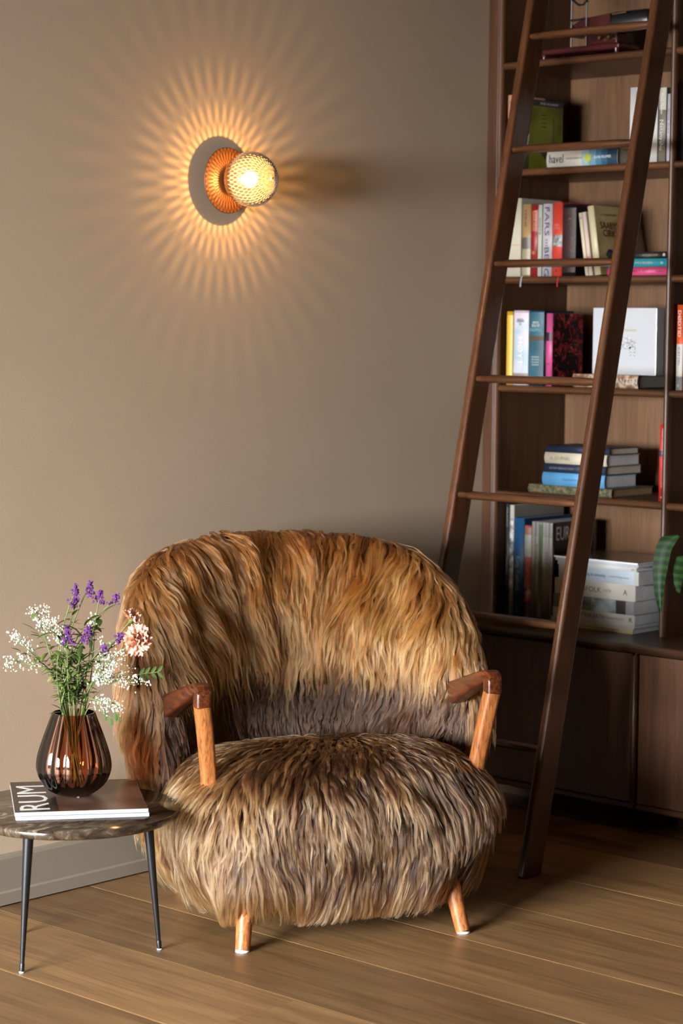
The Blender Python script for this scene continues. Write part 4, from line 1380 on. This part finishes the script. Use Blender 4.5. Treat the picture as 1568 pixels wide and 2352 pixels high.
# white boxed book facing out, standing on a flat one
M_PFL = mottled('photo_spine_print', [(0.35, (0.02, 0.015, 0.01, 1)), (0.5, (0.25, 0.13, 0.07, 1)), (0.62, (0.5, 0.42, 0.32, 1)), (0.75, (0.06, 0.05, 0.04, 1))], 30, .45, 2)
book('thick flat book with a photo spine lettered PFLANZEN under the white box', C(88, 76, 62), 3.862, 3.628, Z, .0385, dep=.19, flat=True, bands=((.0, 1.0, M_PFL),), titles=(('PFLANZEN', .76, .024, C(220, 214, 200), .108),), pages=plain((.30, .27, .22, 1), .8))
wb = thing('boxed_book', 'glossy white boxed book with a drawn animal, facing out', 'book', (5.20, 3.6865, Z + .0393))
mb = MB(); mb.box(0, .042, -.1125, .1125, 0, .195, .0012); mb.build('slipcase', plain((.37, .38, .40, 1), .15, .5), wb)
mb = MB(); mb.box(.004, .038, -.1128, -.1124, .004, .191); mb.build('pages', plain((.35, .33, .31, 1), .8), wb)
INK = mottled('pencil_ink', [(0.4, (.16, .16, .17, 1)), (0.6, (.45, .46, .48, 1))], 220, .6, 2)
mb = MB()
xx = -.0006
def poly(pts): mb.add([(xx, y, z) for y, z in pts], [tuple(range(len(pts)))])
poly([(.055, .098), (.045, .106), (.020, .110), (-.010, .111), (-.032, .106), (-.040, .094), (-.038, .082), (-.020, .076), (.010, .075), (.035, .078), (.048, .086), (.062, .086), (.066, .090)])
for y in (.036, .024, -.018, -.032): poly([(y, .082), (y - .009, .082), (y - .008, .056), (y - .003, .056)])
poly([(-.038, .098), (-.045, .094), (-.046, .080), (-.043, .082)])
poly([(.050, .104), (.054, .113), (.044, .107)])
mb.build('animal_print', INK, wb)
text(wb, 'Hvem er', .013, (-.0006, .045, .148), (0, -1, 0), (0, 0, 1), GOLDT); text(wb, 'grisen lo', .013, (-.0006, -.020, .131), (0, -1, 0), (0, 0, 1), GOLDT)
t = book('orange and white spine lettered DODTID beyond the upright', C(222, 86, 28), 3.499, 3.476, Z, .243, bands=((.0, .54, C(196, 194, 188)), (.0, .16, C(52, 50, 50))), titles=(('DØDTID', .78, .015, WHT, .075), ('KURT DEN', .40, .009, DKT, .05), ('8', .05, .01, WHT, .006, 'up')))
book('black spine at the frame edge beside the orange one', C(26, 26, 30), 3.474, 3.448, Z, .236)

# --- fifth shelf: flat stack
Z = SHELF_Z[4]
M_FLO2 = mottled('green_floral_cloth', [(0.35, (0.035, 0.045, 0.022, 1)), (0.52, (0.10, 0.10, 0.05, 1)), (0.66, (0.20, 0.12, 0.07, 1))], 90, .7, 2)
z = Z
for lb, mt, y0, y1, h, dep, ti, pgm in (
    ('large flat book bound in green floral cloth at the bottom of the stack', M_FLO2, 4.020, 3.712, .0245, .215, (), plain((.30, .20, .09, 1), .8)),
    ('light blue flat book above the floral one', C(92, 158, 206), 3.967, 3.738, .0385, .165, (('MARIANNES BREVE OG DAGE', .62, .009, C(60, 110, 150), .13),), M_PAGEW),
    ('navy flat book between the blue and the cream one', C(34, 44, 66), 3.962, 3.735, .0265, .185, (('ESTER BERGSTEDT', .30, .008, C(130, 130, 140), .09), ('BJERG', .82, .008, C(130, 130, 140), .03)), M_PAGE),
    ('cream flat book with a faint title near the top of the stack', C(198, 188, 166), 3.960, 3.732, .0330, .170, (('et. JOURNAL', .26, .015, C(140, 130, 110), .075),), M_PAGEW),
    ('dark navy flat book on top of the stack', C(24, 34, 56), 3.957, 3.722, .0205, .150, (), M_PAGE)):
    book(lb, mt, y0, y1, z, h, x0=5.188, dep=dep, flat=True, titles=ti, pages=pgm)
    z += h + .0005
book('red paperback standing against the upright above the plant', C(196, 48, 44), 3.548, 3.526, Z, .224, soft=True, titles=(('MARIE ANDERSEN', .78, .008, WHT, .07), ('EN EVENTYRLIG REJSE', .40, .010, C(220, 130, 120), .10), ('o', .06, .010, WHT, .006, 'up')), bands=((.58, .66, C(60, 50, 70)),))

# --- on the worktop: upright row and flat stack
Z = WT_Z
X0 = 5.21
M_BW = mottled('black_and_white_photo', [(0.38, (.02, .02, .02, 1)), (0.5, (.30, .29, .28, 1)), (0.6, (.62, .61, .58, 1))], 34, .5, 3)
book('tall dark grey spine next to the bookcase side on the worktop', C(46, 50, 52), 4.124, 4.110, Z, .345, x0=X0, dep=.25, titles=(('PER KVISTE', .88, .009, C(150, 150, 150), .06), ('BERLIN', .45, .009, C(150, 150, 150), .05)))
book('tall book with a black and white photo spine and grey cover', C(196, 190, 178), 4.109, 4.092, Z, .342, x0=X0, dep=.255, bands=((.22, .88, M_BW),), cover_mat=C(134, 130, 122))
book('blue hardback lettered Kitty Kielland', C(32, 82, 130), 4.091, 4.052, Z, .304, x0=X0, dep=.24, titles=(('Kitty Kielland', .44, .022, C(176, 200, 214), .105), ('C', .06, .018, C(150, 180, 200), .010, 'up')), cover_mat=C(30, 66, 100))
book('salmon spine with painted picture bands, next to the blue hardback', C(190, 92, 80), 4.051, 4.022, Z, .283, x0=X0, dep=.20, titles=(('Den lille hest', .52, .014, C(226, 180, 160), .075),), bands=((.90, .98, C(150, 104, 84)), (.80, .90, C(170, 166, 160)), (.66, .80, C(176, 174, 160)), (.20, .36, M_PFL), (.0, .17, C(50, 34, 24)), (.0, .04, C(130, 84, 40))))
ym = 4.0205
MG = [(.0125, (170, 168, 158)), (.0125, (176, 172, 164)), (.013, (166, 166, 152)), (.0125, (178, 176, 166)), (.0128, (170, 168, 160)), (.0125, (180, 176, 168))]
for k, (wd_, c_) in enumerate(MG):
    lbs = ('white magazine spine first in the row, beside the salmon book', 'white magazine spine second in the row', 'white magazine spine with a green stripe, third in the row', 'white magazine spine fourth in the row', 'white magazine spine fifth in the row', 'white magazine spine sixth in the row, beside the black cover')
    book(lbs[k], C(*c_), ym, ym - wd_, Z, .297 - .0006 * (k % 3), x0=X0 + .001 * (k % 2), dep=.225, soft=True, mags=True, name='magazine', group='white magazines on the worktop',
         titles=((('MAGASINET', 'BOLIG NR 4', 'HAVE OG HUS', 'MAGASINET', 'KUNST', 'BOLIG NR 6')[k], (.4, .62, .5, .35, .55, .5)[k], .006, C(70, 84, 70), .09),), bands=((.02, .98, C(96, 116, 84)),) if k == 2 else ((.85, .98, C(150, 150, 146)),))
    ym -= wd_ + .0004
t = book('black magazine cover lettered EU with a dark portrait', C(14, 14, 15), ym, ym - .007, Z, .299, x0=X0, dep=.205, soft=True, mags=True, name='magazine', cover_mat=plain((.006, .006, .007, 1), .3))
hw = .0035
text(t, 'EUROMAN', .060, (.100, -hw - .0006, .262), (1, 0, 0), (0, 0, 1), C(206, 204, 196), fit=.180)
mb = MB()
yy = -hw - .0011
def cpoly(pts, m=mb): m.add([(x_, yy, z_) for x_, z_ in pts], [tuple(range(len(pts)))])
cpoly([(.075, .20), (.078, .245), (.098, .272), (.125, .275), (.146, .255), (.150, .215), (.138, .186), (.10, .180)])
cpoly([(.03, .02), (.022, .09), (.05, .135), (.095, .155), (.14, .155), (.18, .13), (.195, .08), (.198, .02)])
mb.build('portrait_print', mottled('portrait_photo', [(0.35, (.008, .008, .008, 1)), (0.6, (.05, .05, .05, 1)), (0.75, (.16, .16, .16, 1))], 30, .4, 3), t)
yy -= .0004
mb = MB(); cpoly([(.092, .195), (.090, .225), (.102, .242), (.122, .240), (.130, .220), (.124, .194), (.108, .184)], mb); cpoly([(.10, .155), (.118, .155), (.122, .12), (.112, .10)], mb)
mb.build('face_print', plain((.22, .21, .20, 1), .5), t)
SX = 5.145
z = Z
M_MUR = mottled('painted_landscape_spine', [(0.35, (0.10, 0.09, 0.085, 1)), (0.5, (0.22, 0.27, 0.28, 1)), (0.65, (0.34, 0.38, 0.37, 1))], 18, .5, 2)
for lb, mt, y0, y1, h, ti, bd, pgm in (
    ('thin cream book at the bottom of the flat stack on the worktop', C(196, 184, 144), 3.897, 3.597, .0150, (('EN BOG OM RUM OG STEDER I HAVEN OG HJEMMET', .56, .006, C(110, 100, 70), .17),), (), M_PAGEW),
    ('thin white book second from the bottom of the flat stack', C(190, 186, 176), 3.894, 3.592, .0100, (), (), M_PAGEW),
    ('white book lettered THE ART OF THE BATH in the flat stack', C(196, 190, 178), 3.888, 3.591, .0290, (('THE ART OF THE BATH', .36, .019, C(90, 86, 80), .165), ('BARBARA SALLICK', .76, .009, C(130, 124, 116), .07), ('R', .955, .018, DKT, .012)), (), M_PAGEW),
    ('grey book lettered THE NATURALS with a painted spine', C(122, 126, 118), 3.886, 3.594, .0400, (('THE NATURALS', .30, .020, C(66, 72, 74), .125),), ((.48, .78, M_MUR), (.78, .90, C(60, 50, 46)), (.90, 1.0, C(130, 130, 134))), M_PAGEW),
    ('thick white book lettered KINFOLK HOME', C(200, 194, 182), 3.882, 3.590, .0470, (('KINFOLK', .42, .022, C(96, 92, 86), .095), ('HOME', .66, .012, C(140, 134, 124), .028), ('A', .88, .022, DKT, .014)), (), M_PAGEW),
    ('white book with a pale blue spine print above the thick white one', C(196, 196, 192), 3.868, 3.580, .0400, (('bolig & indretning', .46, .012, C(40, 84, 120), .075), ('en guide til boliger og rum', .76, .008, C(90, 120, 150), .07)), ((.12, .95, C(182, 194, 204)),), M_PAGEW),
    ('slim white book near the top of the flat stack', C(202, 202, 196), 3.872, 3.588, .0120, (('Monocle', .22, .009, C(30, 50, 40), .03), ('n', .96, .009, DKT, .008)), (), M_PAGEW)):
    book(lb, mt, y0, y1, z, h, x0=SX, dep=.225, flat=True, soft=True, titles=ti, bands=bd, pages=pgm)
    z += h + .0004
book('magazine with a dark cover on top of the flat stack', C(186, 188, 196), 3.878, 3.580, z, .0085, x0=SX - .004, dep=.235, flat=True, soft=True, mags=True, name='magazine', pages=M_PAGEW)
mgt = z + .0085
t = thing('magazine', 'thin magazine with a dark glossy photo cover, topmost on the stack', 'magazine', (SX, 3.726, mgt + .0006))
mb = MB(); mb.box(0, .228, -.143, .160, 0, .004); mb.build('pages', M_PAGEW, t)
mb = MB(); mb.box(0, .228, -.143, .160, .0041, .0046); mb.build('cover', mottled('dark_landscape_print', [(0.3, (.02, .014, .01, 1)), (0.6, (.07, .05, .035, 1)), (0.75, (.12, .10, .08, 1))], 8, .2, 3), t)

# ------------------------------------------------------------------ antique machine on the top shelf
am = thing('antique_machine', 'small antique dark red cast iron machine with brass fittings and two metal posts', 'machine', (5.30, 3.87, SHELF_Z[0]))
M_MAR = plain((.045, .008, .008, 1), .25, .5, name='maroon_enamel'); M_IRON = plain((.012, .012, .013, 1), .35, .5, .3, name='black_iron')
M_STEEL = plain((.22, .21, .19, 1), .35, .5, 1.0, name='dull_steel'); M_BRS = plain((.55, .38, .14, 1), .3, .5, 1.0, name='old_brass')
mb = MB(); mb.box(-.05, .06, -.108, .178, .022, .040, .006); mb.build('base', M_MAR, am)
for y in (-.10, .172):
    for x in (-.045, .055):
        mb = MB(); mb.tube([(x, y, .0006), (x, y, .008), (x, y * .97, .024)], [.008, .006, .009], n=12); mb.build('foot', M_MAR, am)
mb = MB(); mb.box(-.035, .045, -.09, .03, .040, .075, .006); mb.build('housing', M_MAR, am)
mb = MB()
mb.add([(-.03, .10, .075), (-.03, -.06, .075), (-.03, -.06, .130), (-.03, .04, .122), (-.03, .09, .100), (.045, .10, .075), (.045, -.06, .075), (.045, -.06, .130), (.045, .04, .122), (.045, .09, .100)],
       [(0, 1, 2, 3, 4), (9, 8, 7, 6, 5), (0, 5, 6, 1), (1, 6, 7, 2), (2, 7, 8, 3), (3, 8, 9, 4), (4, 9, 5, 0)])
mb.build('body', M_MAR, am)
mb = MB(); mb.tube([(.005, -.058, .105), (.005, -.17, .105), (.005, -.185, .105)], [.032, .032, .026], n=20); mb.build('barrel', M_IRON, am)
mb = MB(); mb.tube([(-.034, -.07, .125), (-.034, -.12, .127)], .0025, n=8); mb.build('brass_rod', M_BRS, am)
for y, h in ((.075, .185), (.020, .168)):
    mb = MB(); mb.tube([(-.038, y, .038), (-.038, y, h)], .0028, n=10); mb.build('post', M_STEEL, am)
mb = MB(); mb.tube([(-.038, .085, .190), (-.038, .070, .178), (-.038, .050, .162), (-.038, .032, .162), (-.038, .018, .172)], [.006, .004, .003, .003, .005], n=8); mb.build('hook_lever', M_IRON, am)
mb = MB(); mb.tube([(-.038, .080, .118), (-.038, .050, .119), (-.035, .02, .124)], [.005, .003, .003], n=8); mb.build('crank', M_IRON, am)
for y in (-.035, -.068):
    mb = MB(); mb.tube([(-.036, y, .058), (-.046, y, .058), (-.049, y, .058)], [.006, .006, .004], n=12); mb.build('brass_knob', M_BRS, am)

# ------------------------------------------------------------------ plant at the frame edge
pl = thing('potted_plant', 'potted plant with dark patterned green leaves beside the upright', 'plant', (5.12, 3.295, WT_Z))
def calathea():
    m, nt, b, N, L = newmat('calathea_leaf')
    tc = N.new('ShaderNodeTexCoord')
    wv = N.new('ShaderNodeTexWave'); wv.inputs['Scale'].default_value = 14; wv.inputs['Distortion'].default_value = 2.0; wv.bands_direction = 'Z'
    L.new(tc.outputs['Object'], wv.inputs['Vector'])
    r = ramp(N, [(0.40, (0.006, 0.020, 0.004, 1)), (0.75, (0.016, 0.045, 0.008, 1))])
    L.new(wv.outputs['Fac'], r.inputs[0])
    gm = N.new('ShaderNodeNewGeometry')
    mx = N.new('ShaderNodeMix'); mx.data_type = 'RGBA'
    L.new(gm.outputs['Backfacing'], mx.inputs[0]); L.new(r.outputs[0], mx.inputs[6]); mx.inputs[7].default_value = (0.05, 0.006, 0.03, 1)
    L.new(mx.outputs[2], b.inputs['Base Color']); b.inputs['Roughness'].default_value = .5; b.inputs['Specular IOR Level'].default_value = .2
    return m
M_CAL = calathea()
mb = MB(); mb.lathe([(.0001, 0), (.055, 0), (.062, .01), (.072, .115), (.072, .12), (.066, .12), (.060, .02), (.0001, .02)], 40); mb.build('pot', plain((.30, .28, .26, 1), .6), pl)
mb = MB(); mb.disc(.066, .105, 40); mb.build('soil', plain((.02, .014, .01, 1), .9), pl)
def big_leaf(pts, wmax, side, flip=False):
    P = [Vector(p) for p in pts]
    n = 14
    V, F = [], []
    for i in range(n + 1):
        t = i / n * (len(P) - 1); k = min(int(t), len(P) - 2); f = t - k
        p = P[k] * (1 - f) + P[k + 1] * f
        ww = wmax / 2 * math.sin(math.pi * (i / n * .96 + .02)) ** .7
        s = Vector(side).normalized()
        for q in (-1, -.5, 0, .5, 1):
            V.append(tuple(p + s * ww * q + Vector((-.006 * abs(q), 0, .004 * math.sin(i * 1.4 + q)))))
    for i in range(n):
        for q in range(4):
            k = i * 5 + q
            F.append((k, k + 5, k + 6, k + 1) if flip else (k, k + 1, k + 6, k + 5))
    m = MB(); m.add(V, F, True)
    return m.build('leaf', M_CAL, pl)
def curve_pts(pts, n=12):
    P = [Vector(p) for p in pts]
    out = []
    for i in range(n + 1):
        t = i / n
        Q = P[:]
        while len(Q) > 1: Q = [a * (1 - t) + b_ * t for a, b_ in zip(Q, Q[1:])]
        out.append(tuple(Q[0]))
    return out
for st, lf, wd_, sd in (
    ([(0, 0, .10), (-.02, .05, .22), (-.02, .10, .30)], [(-.02, .10, .30), (-.03, .16, .335), (-.03, .185, .22), (-.03, .166, .080)], .048, (-.25, 1, .25)),
    ([(0, 0, .10), (.0, .04, .20), (.01, .09, .25)], [(.01, .09, .25), (.01, .13, .26), (.0, .13, .20), (-.01, .12, .14)], .055, (.3, 1, 0)),
    ([(0, 0, .10), (.0, -.03, .25), (-.02, -.05, .36)], [(-.02, -.05, .36), (-.03, -.10, .42), (-.05, -.16, .36), (-.05, -.18, .24)], .07, (0, .5, 1)),
    ([(0, 0, .10), (-.03, -.01, .24), (-.06, -.02, .33)], [(-.06, -.02, .33), (-.09, -.03, .37), (-.13, -.03, .31), (-.14, -.03, .22)], .07, (0, 1, .1)),
    ([(0, 0, .10), (.01, .0, .28), (.02, -.01, .40)], [(.02, -.01, .40), (.02, .01, .46), (.01, .04, .45), (.0, .06, .38)], .06, (-1, .2, 0))):
    mb = MB(); mb.tube(curve_pts(st, 6), .0025, n=8); mb.build('stem', M_STEM, pl)
    big_leaf(curve_pts(lf, 10), wd_, sd)
